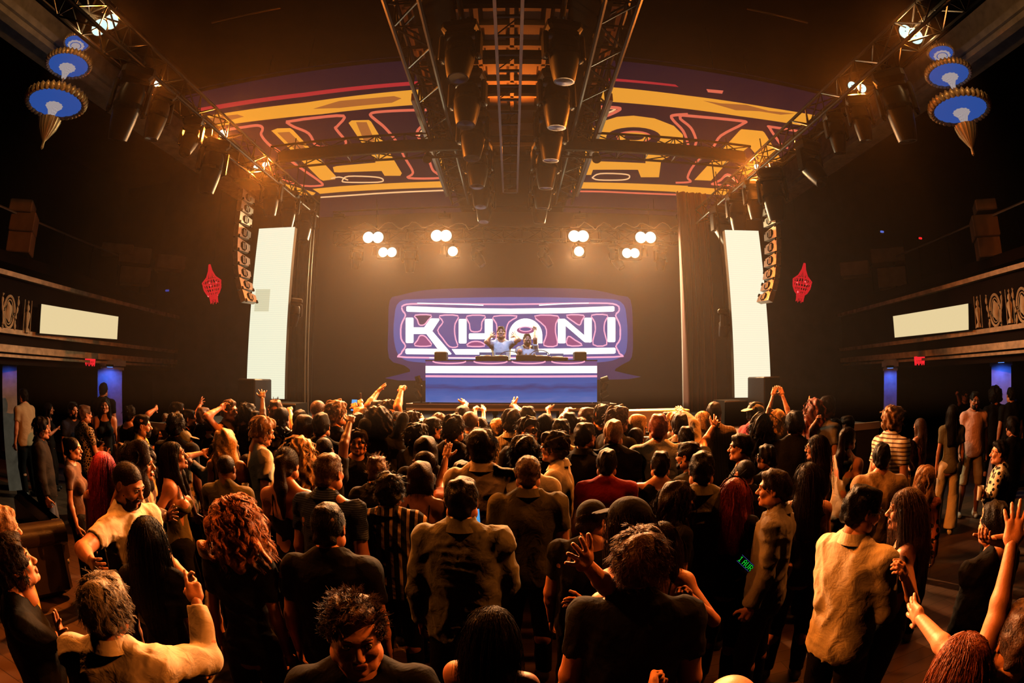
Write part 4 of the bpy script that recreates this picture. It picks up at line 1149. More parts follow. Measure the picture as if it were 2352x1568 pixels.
# ------------------------------------------------------------------ soft-blended body modelling
class Field:
    def __init__(s, lo, hi, h):
        s.h = h; s.lo = np.array(lo, float) - 3 * h
        n = np.ceil((np.array(hi, float) + 3 * h - s.lo) / h).astype(int) + 1
        s.n = n; s.F = np.full(n, 1.0, np.float32)
        s.ax = [(s.lo[i] + h * np.arange(n[i])).astype(np.float32) for i in range(3)]
    def block(s, lo, hi):
        a = [max(0, int((lo[i] - s.lo[i]) / s.h)) for i in range(3)]
        b = [min(s.n[i], int((hi[i] - s.lo[i]) / s.h) + 2) for i in range(3)]
        sl = tuple(slice(a[i], b[i]) for i in range(3))
        X = s.ax[0][sl[0]][:, None, None]; Y = s.ax[1][sl[1]][None, :, None]; Z = s.ax[2][sl[2]][None, None, :]
        return sl, X, Y, Z
    def put(s, d, sl, k, sub=False):
        f = s.F[sl]
        if sub:
            d = -d; hh = np.clip(0.5 - 0.5 * (d - f) / k, 0, 1)   # smooth max
            s.F[sl] = d * (1 - hh) + f * hh + k * hh * (1 - hh)
        else:
            hh = np.clip(0.5 + 0.5 * (d - f) / k, 0, 1)
            s.F[sl] = d * (1 - hh) + f * hh - k * hh * (1 - hh)
    def cap(s, a, b, ra, rb, k=0.03, sub=False, cut=None, squash=None):
        """tapered capsule; squash=(axis vector, factor) flattens it; cut=(t0,t1) trims the ends flat"""
        a = np.array(a, float); b = np.array(b, float); R = max(ra, rb) + k + 2 * s.h
        if squash is not None: R *= 1.3
        sl, X, Y, Z = s.block(np.minimum(a, b) - R, np.maximum(a, b) + R)
        ab = b - a; L2 = float(ab @ ab) + 1e-9; L = math.sqrt(L2)
        px, py, pz = X - a[0], Y - a[1], Z - a[2]
        t = (px * ab[0] + py * ab[1] + pz * ab[2]) / L2; tc = np.clip(t, 0, 1)
        qx, qy, qz = px - tc * ab[0], py - tc * ab[1], pz - tc * ab[2]
        d2 = qx * qx + qy * qy + qz * qz
        if squash is not None:
            v, f = squash; v = np.array(v, float); v /= np.linalg.norm(v)
            w = qx * v[0] + qy * v[1] + qz * v[2]
            d2 = d2 + w * w * (f * f - 1)
        d = np.sqrt(d2) - (ra + (rb - ra) * tc)
        if cut is not None:
            d = np.maximum(d, (t - cut[1]) * L)
            if cut[0] is not None: d = np.maximum(d, (cut[0] - t) * L)
        s.put(d.astype(np.float32), sl, k, sub)
    def ell(s, c, r, k=0.03, sub=False, R=None):
        c = np.array(c, float); r = np.array(r, float); m = max(r) + k + 2 * s.h
        ext = (r + k + 2 * s.h) if R is None else np.array([m, m, m])
        sl, X, Y, Z = s.block(c - ext, c + ext)
        px, py, pz = X - c[0], Y - c[1], Z - c[2]
        if R is not None:
            px, py, pz = (px * R[0][0] + py * R[1][0] + pz * R[2][0], px * R[0][1] + py * R[1][1] + pz * R[2][1], px * R[0][2] + py * R[1][2] + pz * R[2][2])
        k0 = np.sqrt((px / r[0]) ** 2 + (py / r[1]) ** 2 + (pz / r[2]) ** 2)
        k1 = np.sqrt((px / r[0] ** 2) ** 2 + (py / r[1] ** 2) ** 2 + (pz / r[2] ** 2) ** 2) + 1e-6
        s.put((k0 * (k0 - 1) / k1).astype(np.float32), sl, k, sub)
    def plane(s, n, d):
        """keep where n.p < d"""
        X = s.ax[0][:, None, None]; Y = s.ax[1][None, :, None]; Z = s.ax[2][None, None, :]
        s.F = np.maximum(s.F, (X * n[0] + Y * n[1] + Z * n[2] - d).astype(np.float32))
    def noise(s, amp, fr, seed=0, aniso=(1, 1, 1)):
        r = np.random.RandomState(seed)
        X = s.ax[0][:, None, None]; Y = s.ax[1][None, :, None]; Z = s.ax[2][None, None, :]
        v = 0
        for i in range(5):
            w = r.normal(size=3) * fr * np.array(aniso); p = r.uniform(0, 6.28, 2)
            v = v + np.sin(w[0] * X + w[1] * Y + w[2] * Z + p[0] + 1.3 * np.sin(0.6 * (w[1] * X + w[2] * Y + w[0] * Z) + p[1]))
        s.F = s.F + (amp * v / 2.2).astype(np.float32)
    def folds(s, amp, fr, seed=0, aniso=(1, 1, 1)):
        r = np.random.RandomState(seed)
        X = s.ax[0][:, None, None]; Y = s.ax[1][None, :, None]; Z = s.ax[2][None, None, :]
        v = 0
        for i in range(3):
            w = r.normal(size=3); w = w / np.linalg.norm(w) * fr * np.array(aniso); p = r.uniform(0, 6.28, 3)
            wv = 1.6 * np.sin(5 * X + 7 * Z + p[0]) + 1.2 * np.sin(9 * Z - 6 * X + 4 * Y + p[1])
            m = np.clip(np.sin(4.5 * X * (i + 1) + 5 * Z + 3 * Y + p[2]), 0, 1)
            v = v - m * (1 - np.abs(np.sin(w[0] * X + w[1] * Y + w[2] * Z + wv))) ** 2
        s.F = s.F + (amp * (v + .3)).astype(np.float32)
    def nets(s):
        F = s.F; S = F < 0
        if not S.any(): return np.zeros((0, 3)), np.zeros((0, 4), int)
        idx = np.nonzero(S); lo = [max(0, int(i.min()) - 2) for i in idx]; hi = [int(i.max()) + 3 for i in idx]
        F = F[lo[0]:hi[0], lo[1]:hi[1], lo[2]:hi[2]]; S = F < 0
        n = np.array(F.shape) - 1
        c = np.zeros(n, np.int8)
        for dx in (0, 1):
            for dy in (0, 1):
                for dz in (0, 1):
                    c += S[dx:dx + n[0], dy:dy + n[1], dz:dz + n[2]]
        I, J, K = np.nonzero((c > 0) & (c < 8)); N = len(I)
        ids = np.full(n, -1, np.int64); ids[I, J, K] = np.arange(N)
        acc = np.zeros((N, 3)); cnt = np.zeros(N)
        cor = [(0, 0, 0), (1, 0, 0), (0, 1, 0), (0, 0, 1), (1, 1, 0), (1, 0, 1), (0, 1, 1), (1, 1, 1)]
        V = {q: F[I + q[0], J + q[1], K + q[2]] for q in cor}
        for p in cor:
            for ax in range(3):
                if p[ax]: continue
                q = list(p); q[ax] = 1; q = tuple(q)
                a, b = V[p], V[q]; m = (a < 0) != (b < 0)
                t = np.where(m, a / np.where(m, a - b, 1), 0)
                pos = np.tile(np.array(p, float), (N, 1)); pos[:, ax] = t
                acc[m] += pos[m]; cnt[m] += 1
        P = (np.stack([I, J, K], 1) + acc / cnt[:, None] + np.array(lo)) * s.h + s.lo
        Q = []
        for ax in range(3):
            u, v = [(1, 2), (2, 0), (0, 1)][ax]
            sh = [slice(1, F.shape[i] - 1) for i in range(3)]
            sa = list(sh); sb = list(sh); sa[ax] = slice(0, F.shape[ax] - 1); sb[ax] = slice(1, F.shape[ax])
            A, B = S[tuple(sa)], S[tuple(sb)]
            g = np.nonzero(A != B); g = [g[i] + (0 if i == ax else 1) for i in range(3)]
            inside = S[g[0], g[1], g[2]]
            def at(du, dv):
                q = [g[0].copy(), g[1].copy(), g[2].copy()]; q[u] = q[u] + du; q[v] = q[v] + dv
                return ids[q[0], q[1], q[2]]
            q4 = np.stack([at(-1, -1), at(0, -1), at(0, 0), at(-1, 0)], 1)
            q4[~inside] = q4[~inside][:, ::-1]
            Q.append(q4)
        Q = np.concatenate(Q); Q = Q[(Q >= 0).all(1)]
        return P, Q


def relax(P, Q, it=1, w=0.5):
    for _ in range(it):
        acc = np.zeros_like(P); cnt = np.zeros(len(P))
        for i in range(4):
            a, b = Q[:, i], Q[:, (i + 1) % 4]
            for k in range(3):
                acc[:, k] += np.bincount(a, P[b, k], len(P)); acc[:, k] += np.bincount(b, P[a, k], len(P))
            cnt += np.bincount(a, minlength=len(P)) + np.bincount(b, minlength=len(P))
        P = P * (1 - w) + w * acc / np.maximum(cnt, 1)[:, None]
    return P


def np_mesh(name, P, Q, MI=None, smooth=True):
    """P (n,3) verts, Q (m,4) quads (a triangle repeats its last index)"""
    me = bpy.data.meshes.new(name)
    tri = Q[:, 3] == Q[:, 2]
    tot = np.where(tri, 3, 4); st = np.concatenate([[0], np.cumsum(tot)[:-1]])
    keep = np.ones(Q.shape, bool); keep[tri, 3] = False
    loops = Q[keep]
    me.vertices.add(len(P)); me.vertices.foreach_set('co', P.astype(np.float32).ravel())
    me.loops.add(len(loops)); me.loops.foreach_set('vertex_index', loops.astype(np.int32))
    me.polygons.add(len(Q)); me.polygons.foreach_set('loop_start', st.astype(np.int32))
    me.polygons.foreach_set('loop_total', tot.astype(np.int32))
    if MI is not None: me.polygons.foreach_set('material_index', MI.astype(np.int32))
    if smooth: me.polygons.foreach_set('use_smooth', np.ones(len(Q), bool))
    me.update(); me.validate()
    return me


# ---- head, built once per level of detail: origin between the ears, looking along +Y
def head_geo(h, female=False):
    f = Field((-.11, -.13, -.19), (.11, .14, .13), h)
    w = 0.96 if female else 1.0
    f.ell((0, -.014, .026), (.076 * w, .096, .088), .01)
    f.ell((0, .022, -.03), (.062 * w, .066, .085), .03)
    f.cap((-.03, .05, -.085), (.03, .05, -.085), .024 if not female else .018, .024 if not female else .018, .03)   # jaw
    f.ell((0, .074, -.098), (.02, .018, .018), .02)                                   # chin
    f.cap((-.034, .080, .020), (.034, .080, .020), .011, .011, .02)                      # brow
    for s in (-1, 1):
        f.ell((s * .042, .060, -.025), (.022, .022, .02), .025)                          # cheek
        f.ell((s * .062, .0, -.07), (.02, .035, .03), .03)                           # jaw corner
    f.cap((0, .084, .008), (0, .108, -.028), .0075, .0125, .012)                       # nose
    for s in (-1, 1):
        f.ell((s * .011, .099, -.033), (.008, .010, .007), .008)
        f.ell((s * .031, .100, .004), (.019, .018, .012), .012, sub=True)                # eye sockets
    f.cap((-.018, .090, -.060), (.018, .090, -.060), .006, .006, .008)
    f.cap((-.014, .090, -.071), (.014, .090, -.071), .007, .007, .008)
    f.cap((-.024, .103, -.0652), (.024, .103, -.0652), .004, .004, .005, sub=True)      # mouth line
    for s in (-1, 1):
        f.ell((s * .079 * w, -.012, -.006), (.009, .019, .031), .006)
        f.ell((s * .087 * w, -.008, -.004), (.006, .010, .018), .006, sub=True)
    nr = .052 if not female else .043
    f.cap((0, -.020, -.05), (0, -.035, -.17), nr, nr + .004, .03)
    P, Q = f.nets()
    P = relax(P, Q, 1, .4)
    C_ = P[Q].mean(1)
    mi = np.zeros(len(Q), int)
    lips = (np.abs(C_[:, 0]) < .021) & (C_[:, 1] > .083) & (C_[:, 2] > -.078) & (C_[:, 2] < -.055)
    mi[lips] = 2
    ps, qs, ms = [P], [Q], [mi]; b = len(P)
    for s in (-1, 1):      # eyes
        n = 10; V = []; Fq = []
        for i in range(n + 1):
            for j in range(n):
                a = math.pi * i / n; c = 2 * math.pi * j / n
                V.append((s * .031 + .0125 * math.sin(a) * math.cos(c), .0805 + .0125 * math.cos(a), .004 + .0125 * math.sin(a) * math.sin(c)))
        m2 = []
        for i in range(n):
            for j in range(n):
                Fq.append((i * n + j, (i + 1) * n + j, (i + 1) * n + (j + 1) % n, i * n + (j + 1) % n)); m2.append(3 if i < 3 else 1)
        ps.append(np.array(V)); qs.append(np.array(Fq) + b); ms.append(np.array(m2)); b += len(V)
    return np.concatenate(ps), np.concatenate(qs), np.concatenate(ms)


# ---- hands, wrist at origin, fingers along +Z, palm facing +Y, thumb on +X
def hand_geo(kind, h):
    f = Field((-.09, -.06, -.05), (.12, .12, .22), h)
    f.cap((0, 0, -.05), (0, 0, .01), .026, .024, .02, squash=((0, 1, 0), 1.3))
    f.cap((-.018, 0, .03), (-.020, 0, .075), .024, .018, .02, squash=((0, 1, 0), 1.35))
    f.cap((.016, 0, .03), (.020, 0, .075), .024, .018, .02, squash=((0, 1, 0), 1.35))
    spread = {'open': .22, 'wave': .32, 'relaxed': .06, 'fist': 0, 'point': 0, 'hold': .03, 'horns': .1, 'flat': .03}[kind]
    for i in range(4):                       # index .. little
        x = .029 - .0195 * i; L = (.070, .078, .072, .056)[i]; base = np.array([x, 0, .080 - abs(i - 1) * .004])
        ang = spread * (1.3 - i)
        curl = {'open': (.12, .15, .1), 'wave': (.2, .3, .2), 'relaxed': (.45, .6, .4), 'fist': (1.45, 1.75, 1.1), 'point': (1.45, 1.75, 1.1), 'hold': (.7, .9, .6), 'horns': (1.45, 1.7, 1.1), 'flat': (.05, .08, .05)}[kind]
        if kind == 'point' and i == 0: curl = (.05, .1, .05)
        if kind == 'horns' and i in (0, 3): curl = (.05, .1, .05)
        if kind == 'wave': curl = tuple(c * (1 + .5 * ((i * 7) % 3 - 1)) for c in curl)
        a = 0; p = base; r = (.0098, .0102, .0098, .0085)[i]
        for sgm, (fr, c) in enumerate(zip((.45, .31, .24), curl)):
            a += c
            q = p + L * fr * 1.05 * np.array([math.sin(ang) * math.cos(a), math.sin(a), math.cos(a) * math.cos(ang)])
            f.cap(p, q, r, r * .92, .005); p = q; r *= .92
    tb = {'fist': [(.04, .018, .05), (.035, .042, .07), (.01, .05, .075)], 'point': [(.04, .018, .05), (.035, .042, .07), (.01, .048, .075)],
          'horns': [(.04, .018, .05), (.035, .042, .07), (.005, .048, .07)], 'hold': [(.048, .02, .045), (.055, .045, .07), (.045, .065, .09)]}.get(
        kind, [(.050, .012, .045), (.072, .02, .068), (.082, .024, .095)])
    f.cap((.018, .004, .018), tb[0], .017, .0135, .014)
    f.cap(tb[0], tb[1], .0125, .011, .006); f.cap(tb[1], tb[2], .011, .009, .005)
    P, Q = f.nets()
    return P, Q


_geo = {}
def geo(key, fn):
    if key not in _geo: _geo[key] = fn()
    return _geo[key]


# ---- hair, in the head's frame
def strands(rnd, n, root_fn, length, droop, wave, r, seg=5, gather=None, lift=((0, -1, -1), .3), grow=1.0, clump=0):
    """tapered triangular fibres as quads"""
    t = np.linspace(0, 1, seg + 1)
    nl = max(6, n // clump) if clump else n
    root, nor = root_fn(rnd, nl)
    lk = np.arange(n) % nl
    Ll = length * rnd.uniform(.6, 1.15, nl); lph = rnd.uniform(0, 6.28, (nl, 2)); lnz = rnd.normal(0, .16 + wave * 12, (nl, 3))
    root = root[lk] + (rnd.normal(0, .008, (n, 3)) if clump else 0); nor = nor[lk]
    L = Ll[lk] * rnd.uniform(.85, 1.1, n)
    comb, up = lift
    cv = np.array(comb)[None, :] + np.stack([root[:, 0] * 9, 0 * root[:, 0], 0 * root[:, 0]], 1)
    tg = cv - (cv * nor).sum(1)[:, None] * nor; tg /= np.linalg.norm(tg, axis=1)[:, None] + 1e-6
    d = tg + nor * up + (lnz[lk] + rnd.normal(0, .05, (n, 3))); d /= np.linalg.norm(d, axis=1)[:, None]
    P = np.zeros((n, seg + 1, 3))
    ph = lph[lk] + rnd.normal(0, .12, (n, 2))
    p = root.copy(); v = d.copy(); P[:, 0] = p
    for k in range(1, seg + 1):
        v = v + np.array(droop) / seg * 2; v /= np.linalg.norm(v, axis=1)[:, None]
        p = p + v * (L / seg)[:, None]
        q_ = (p - [0, -.014, .026]) / (np.array([.079, .099, .092]) * grow); ln = np.linalg.norm(q_, axis=1)[:, None]
        p = np.where(ln < 1.02, (q_ / ln * 1.02) * (np.array([.079, .099, .092]) * grow) + [0, -.014, .026], p)
        off = np.stack([np.sin(ph[:, 0] + k * 1.9), np.sin(ph[:, 1] + k * 1.7), np.zeros(n)], 1) * wave
        P[:, k] = p + off
        if gather is not None:
            g, s_ = gather; P[:, k] += (np.array(g) - P[:, k]) * s_ * (k / seg)
    if clump:
        cen = np.zeros((nl, seg + 1, 3)); cnt = np.bincount(lk, minlength=nl)[:, None, None]
        np.add.at(cen, lk, P); cen /= cnt
        P += (cen[lk] - P) * (.75 * np.sin(t * 2.6).clip(0, 1))[None, :, None]
    T = np.gradient(P, axis=1); T /= np.linalg.norm(T, axis=2)[..., None] + 1e-9
    A = np.cross(T, np.array([.3, .5, .8])); A /= np.linalg.norm(A, axis=2)[..., None] + 1e-9; B = np.cross(T, A)
    V = []
    for j in range(3):
        a = 2 * math.pi * j / 3
        rad = (r * (1 - .75 * t))[None, :, None]
        V.append(P + rad * (math.cos(a) * A + math.sin(a) * B))
    V = np.stack(V, 2).reshape(-1, 3)
    base = np.arange(n)[:, None] * (seg + 1) * 3; Q = []
    for k in range(seg):
        for j in range(3):
            Q.append(np.stack([base[:, 0] + k * 3 + j, base[:, 0] + k * 3 + (j + 1) % 3, base[:, 0] + (k + 1) * 3 + (j + 1) % 3, base[:, 0] + (k + 1) * 3 + j], 1))
    return V, np.concatenate(Q)


def scalp(rnd, n, grow=1.0, lowz=-.02, back=True):
    out = []
    while len(out) < n:
        v = rnd.normal(size=3); v /= np.linalg.norm(v)
        p = np.array([.079, .099, .092]) * v * grow + np.array([0, -.014, .026])
        if p[1] > .055 - max(0, (p[2] - .07)) * 1.5 and p[2] < .085: continue
        if p[2] < lowz - (.05 if p[1] < -.05 else 0): continue
        out.append(np.concatenate([p, v]))
    a = np.array(out); return a[:, :3], a[:, 3:]


LIFT = {'buzz': ((0, -1, 0), .8), 'quiff': ((.2, .8, .3), .7), 'messy': ((.3, .3, -.6), .6), 'curly': ((0, 0, -.5), 1.0), 'afro': ((0, 0, 0), 1.5), 'flying': ((.9, -.3, -.4), .55), 'mane': ((.2, -.3, -.8), .5),
        'curlylong': ((0, -.3, -1), .35), 'wavy': ((0, -.4, -1), .18), 'long': ((0, -.5, -1), .10), 'straight': ((0, -.5, -1), .06), 'ponytail': ((0, -1, .1), .05), 'bob': ((0, -.3, -1), .12), 'bun': ((0, -1, .3), .05)}


def hair_geo(kind, h, ns, seed=0):
    rnd = np.random.RandomState(seed + 5)
    long_ = kind in ('long', 'wavy', 'ponytail', 'curlylong', 'flying', 'straight', 'mane')
    f = Field((-.26, -.30, -.50 if long_ else -.16), (.26, .2, .26), h)
    cut = True
    if kind == 'buzz':
        f.ell((0, -.016, .028), (.079, .098, .090), .01)
    elif kind in ('short', 'fade', 'quiff', 'cap', 'cropped'):
        g = {'short': .012, 'fade': .004, 'quiff': .006, 'cap': .004, 'cropped': .008}[kind]
        f.ell((0, -.016, .024), (.078 + g * .6, .098 + g, .088 + g), .01)
        if kind in ('quiff', 'fade', 'short'):
            f.ell((0, .030, .088), (.056, .055, .030), .03); f.ell((0, -.02, .095), (.06, .07, .028), .02)
        f.cap((-.03, -.085, -.045), (.03, -.085, -.045), .030, .030, .03)
    elif kind in ('curly', 'messy', 'bob'):
        f.ell((0, -.018, .034), (.094, .112, .102), .01); f.ell((0, .045, .085), (.06, .045, .035), .03)
        f.cap((-.04, -.08, -.04), (.04, -.08, -.04), .04, .04, .03)
        if kind == 'bob': f.cap((-.06, -.06, -.09), (.06, -.06, -.09), .045, .045, .04); f.ell((-.075, -.01, -.05), (.03, .05, .08), .03); f.ell((.075, -.01, -.05), (.03, .05, .08), .03)
    elif kind == 'afro':
        f.ell((0, -.025, .045), (.135, .14, .135), .01); f.cap((-.07, -.06, -.05), (.07, -.06, -.05), .06, .06, .05)
    elif kind == 'bun':
        f.ell((0, -.016, .026), (.084, .102, .093), .01); f.ell((0, -.085, .075), (.042, .042, .042), .02); f.cap((-.03, -.085, -.045), (.03, -.085, -.045), .028, .028, .03)
    elif long_:
        big = {'long': 0, 'straight': -.004, 'wavy': .012, 'ponytail': -.004, 'curlylong': .028, 'flying': 0, 'mane': .012}[kind]
        f.ell((0, -.018, .028), (.086 + big, .106 + big, .096 + big), .01)
        if kind == 'ponytail':
            f.ell((0, -.115, .05), (.03, .03, .03), .02)
            f.cap((0, -.13, .03), (0, -.15, -.14), .035, .045, .03); f.cap((0, -.15, -.14), (0, -.13, -.36), .045, .015, .03)
            f.cap((-.03, -.085, -.045), (.03, -.085, -.045), .03, .03, .03)
        else:
            e = -.42 if kind in ('long', 'straight') else -.13 if kind == 'flying' else -.34
            w = .052 + big
            for s in (-1, 1):
                f.cap((s * .050, -.055, .0), (s * .060, -.075, -.16), w * .8, w, .04)
                f.cap((s * .060, -.075, -.16), (s * .05, -.105, e), w, w * .6, .04)
                f.cap((s * .075, .015, .0), (s * .085, .0, -.16), .026 + big * .6, .028 + big, .03)
                f.cap((s * .085, .0, -.16), (s * .09, .015, -.29), .028 + big, .016, .03)
            f.cap((0, -.085, -.02), (0, -.12, e + .03), w, w * .7, .05)
            if kind in ('flying', 'mane'):
                for k in range(9):
                    a = rnd.uniform(-1.5, 1.5); q = np.array([.27 * math.sin(a), -.05 - .1 * rnd.rand(), -.05 - .25 * rnd.rand()])
                    f.cap((q[0] * .3, -.08, 0), q * .8, .04, .016, .03)
    # keep the face free
    f.ell((0, .120, -.048), (.066 if not kind == 'bob' else .058, .085, .115), .02, sub=True)
    if kind in ('buzz', 'short', 'fade', 'quiff', 'cap', 'cropped'):
        for s in (-1, 1): f.ell((s * .09, .012, -.055), (.03, .05, .062), .015, sub=True)
        f.ell((0, .03, -.10), (.10, .09, .07), .02, sub=True)
    am, fr = {'buzz': (.0006, 60), 'short': (.005, 50), 'fade': (.0035, 60), 'cropped': (.003, 65), 'quiff': (.006, 45), 'cap': (.001, 40), 'curly': (.010, 52), 'messy': (.009, 34), 'afro': (.010, 45), 'bun': (.002, 40),
              'bob': (.004, 26), 'long': (.004, 26), 'straight': (.0025, 22), 'wavy': (.010, 26), 'ponytail': (.004, 30), 'curlylong': (.016, 38), 'flying': (.018, 34), 'mane': (.014, 30)}[kind]
    f.noise(am, fr, seed, (1, 1, .45) if long_ else (1, 1, 1))
    P, Q = f.nets()
    if ns:
        par = {'buzz': (.006, (0, 0, -.1), 0, .0006), 'short': (.030, (0, -.4, -.5), .001, .0011), 'fade': (.020, (0, -.3, .1), .001, .001), 'cropped': (.016, (0, -.3, -.2), .001, .001), 'quiff': (.05, (0, .2, .3), .002, .0013), 'cap': (.01, (0, 0, -1), 0, .001),
               'curly': (.05, (0, 0, -.2), .007, .0014), 'messy': (.07, (0, 0, -.6), .006, .0014), 'afro': (.07, (0, 0, 0), .008, .0013), 'bun': (.02, (0, -1, 0), .001, .001), 'bob': (.14, (0, -.2, -2.2), .003, .0013),
               'long': (.38, (0, -.45, -2.6), .006, .0015), 'straight': (.42, (0, -.45, -3), .003, .0014), 'wavy': (.34, (0, -.3, -2.2), .014, .0016), 'ponytail': (.03, (0, -1, 0), .002, .0011), 'curlylong': (.30, (0, -.1, -1.5), .018, .0016),
               'flying': (.21, (.25, -.1, -1.3), .016, .0017), 'mane': (.32, (0, -.1, -1.3), .02, .0017)}[kind]
        grow = {'afro': 1.35, 'curly': 1.12, 'messy': 1.1, 'curlylong': 1.2, 'flying': 1.2, 'mane': 1.15}.get(kind, 1.04)
        V, q = strands(rnd, ns, lambda r, n: scalp(r, n, grow, -.05 if kind not in ('buzz', 'fade', 'short', 'cropped', 'quiff') else .0), par[0], par[1], par[2], par[3] * (1.0 if ns > 300 else 1.5), 9 if long_ else 4, lift=LIFT.get(kind, ((0, -1, -.8), .3)), grow=grow, clump={'flying': 16, 'mane': 16, 'curlylong': 14, 'wavy': 12, 'curly': 10, 'messy': 8, 'quiff': 8}.get(kind, 0))
        Q = np.concatenate([Q, q + len(P)]); P = np.concatenate([P, V])
    return P, Q


def cap_geo(h, turn=1):
    f = Field((-.12, -.2, -.06), (.12, .22, .16), h)
    f.ell((0, -.016, .035), (.087, .106, .092), .01)
    f.cap((-.03, .10, .045), (.03, .10, .045), .045, .045, .012, squash=((0, .25, 1), 6.5))
    f.cap((-.02, .13, .040), (.02, .13, .040), .045, .045, .02, squash=((0, .25, 1), 6.5))
    f.ell((0, -.016, -.06), (.083, .102, .10), .004, sub=True)
    P, Q = f.nets(); P = relax(P, Q, 1, .4)
    return P, Q


SKIN = {}
def skin(tone):
    if tone not in SKIN:
        c = {'light': (.62, .26, .14), 'mid': (.50, .20, .10), 'tan': (.38, .145, .07), 'dark': (.14, .055, .03)}[tone]
        m = pbr('skin_' + tone, c, .48, 0, .45, noise=.08, scale=14, bump=.12, bscale=90)
        SKIN[tone] = m
    return SKIN[tone]


HAIRC = {'black': (.005, .0035, .003), 'dark': (.012, .006, .004), 'brown': (.07, .032, .016), 'auburn': (.22, .05, .015), 'ginger': (.62, .20, .05), 'blonde': (.60, .34, .14), 'grey': (.22, .18, .14), 'pink': (.75, .06, .15), 'light': (.24, .12, .05), 'red': (.25, .02, .02)}
def hairmat(c):
    k = 'hair_' + c
    if k not in M: M[k] = pbr(k, HAIRC[c], .5, 0, (.07 if c in ('black', 'dark') else .2), noise=.35, scale=60, bump=.5, bscale=110)
    return M[k]


FAB = {}
COL = {'black': (.005, .0045, .0045), 'white': (.72, .66, .58), 'cream': (.62, .52, .38), 'tan': (.40, .27, .15), 'olive': (.13, .11, .06), 'grey': (.20, .18, .16), 'navy': (.018, .022, .05), 'blue': (.04, .06, .13), 'red': (.30, .012, .015), 'rust': (.34, .10, .05),
       'yellow': (.60, .36, .08), 'pink': (.62, .34, .27), 'beige': (.50, .38, .26), 'brown': (.10, .05, .03), 'denim': (.06, .08, .14), 'khaki': (.42, .32, .20), 'charcoal': (.018, .016, .016), 'greengrey': (.19, .18, .13)}
def fab(spec):
    """'white' or 'black/vstripe/cream/1.2'"""
    if spec not in FAB:
        p = spec.split('/')
        if len(p) == 1: FAB[spec] = fabric('fabric_' + p[0], COL[p[0]], sheen=(0.0 if sum(COL[p[0]]) < .15 else .08))
        else: FAB[spec] = fabric('fabric_%s_%s' % (p[0], p[1]), COL[p[0]], p[1], COL[p[2]], float(p[3]) if len(p) > 3 else 1.0, sheen=0.03)
    return FAB[spec]


M['eye_white'] = pbr('eye_white', (.5, .45, .4), .2)
M['eye_dark'] = pbr('eye_dark', (.02, .012, .01), .1, 0, .8)
M['lip'] = pbr('lip', (.42, .13, .10), .4)
M['shoe_white'] = pbr('shoe_white', (.6, .56, .5), .6)
M['shoe_dark'] = pbr('shoe_dark', (.02, .018, .018), .5)
M['glasses'] = pbr('dark_glasses', (.01, .01, .012), .12, 0, .9)
M['bottle'] = pbr('bottle_glass', (.02, .03, .02), .08, 0, .9)
gl_m, gn, gll, gb = new_mat('clear_cup')
gb.inputs['Base Color'].default_value = (.9, .8, .65, 1); gb.inputs['Roughness'].default_value = .1; gb.inputs['Alpha'].default_value = .35
M['cup'] = gl_m
GUY = 'people dancing in the crowd'
PEOPLE = []


def unit(v):
    v = np.array(v, float); return v / (np.linalg.norm(v) + 1e-9)


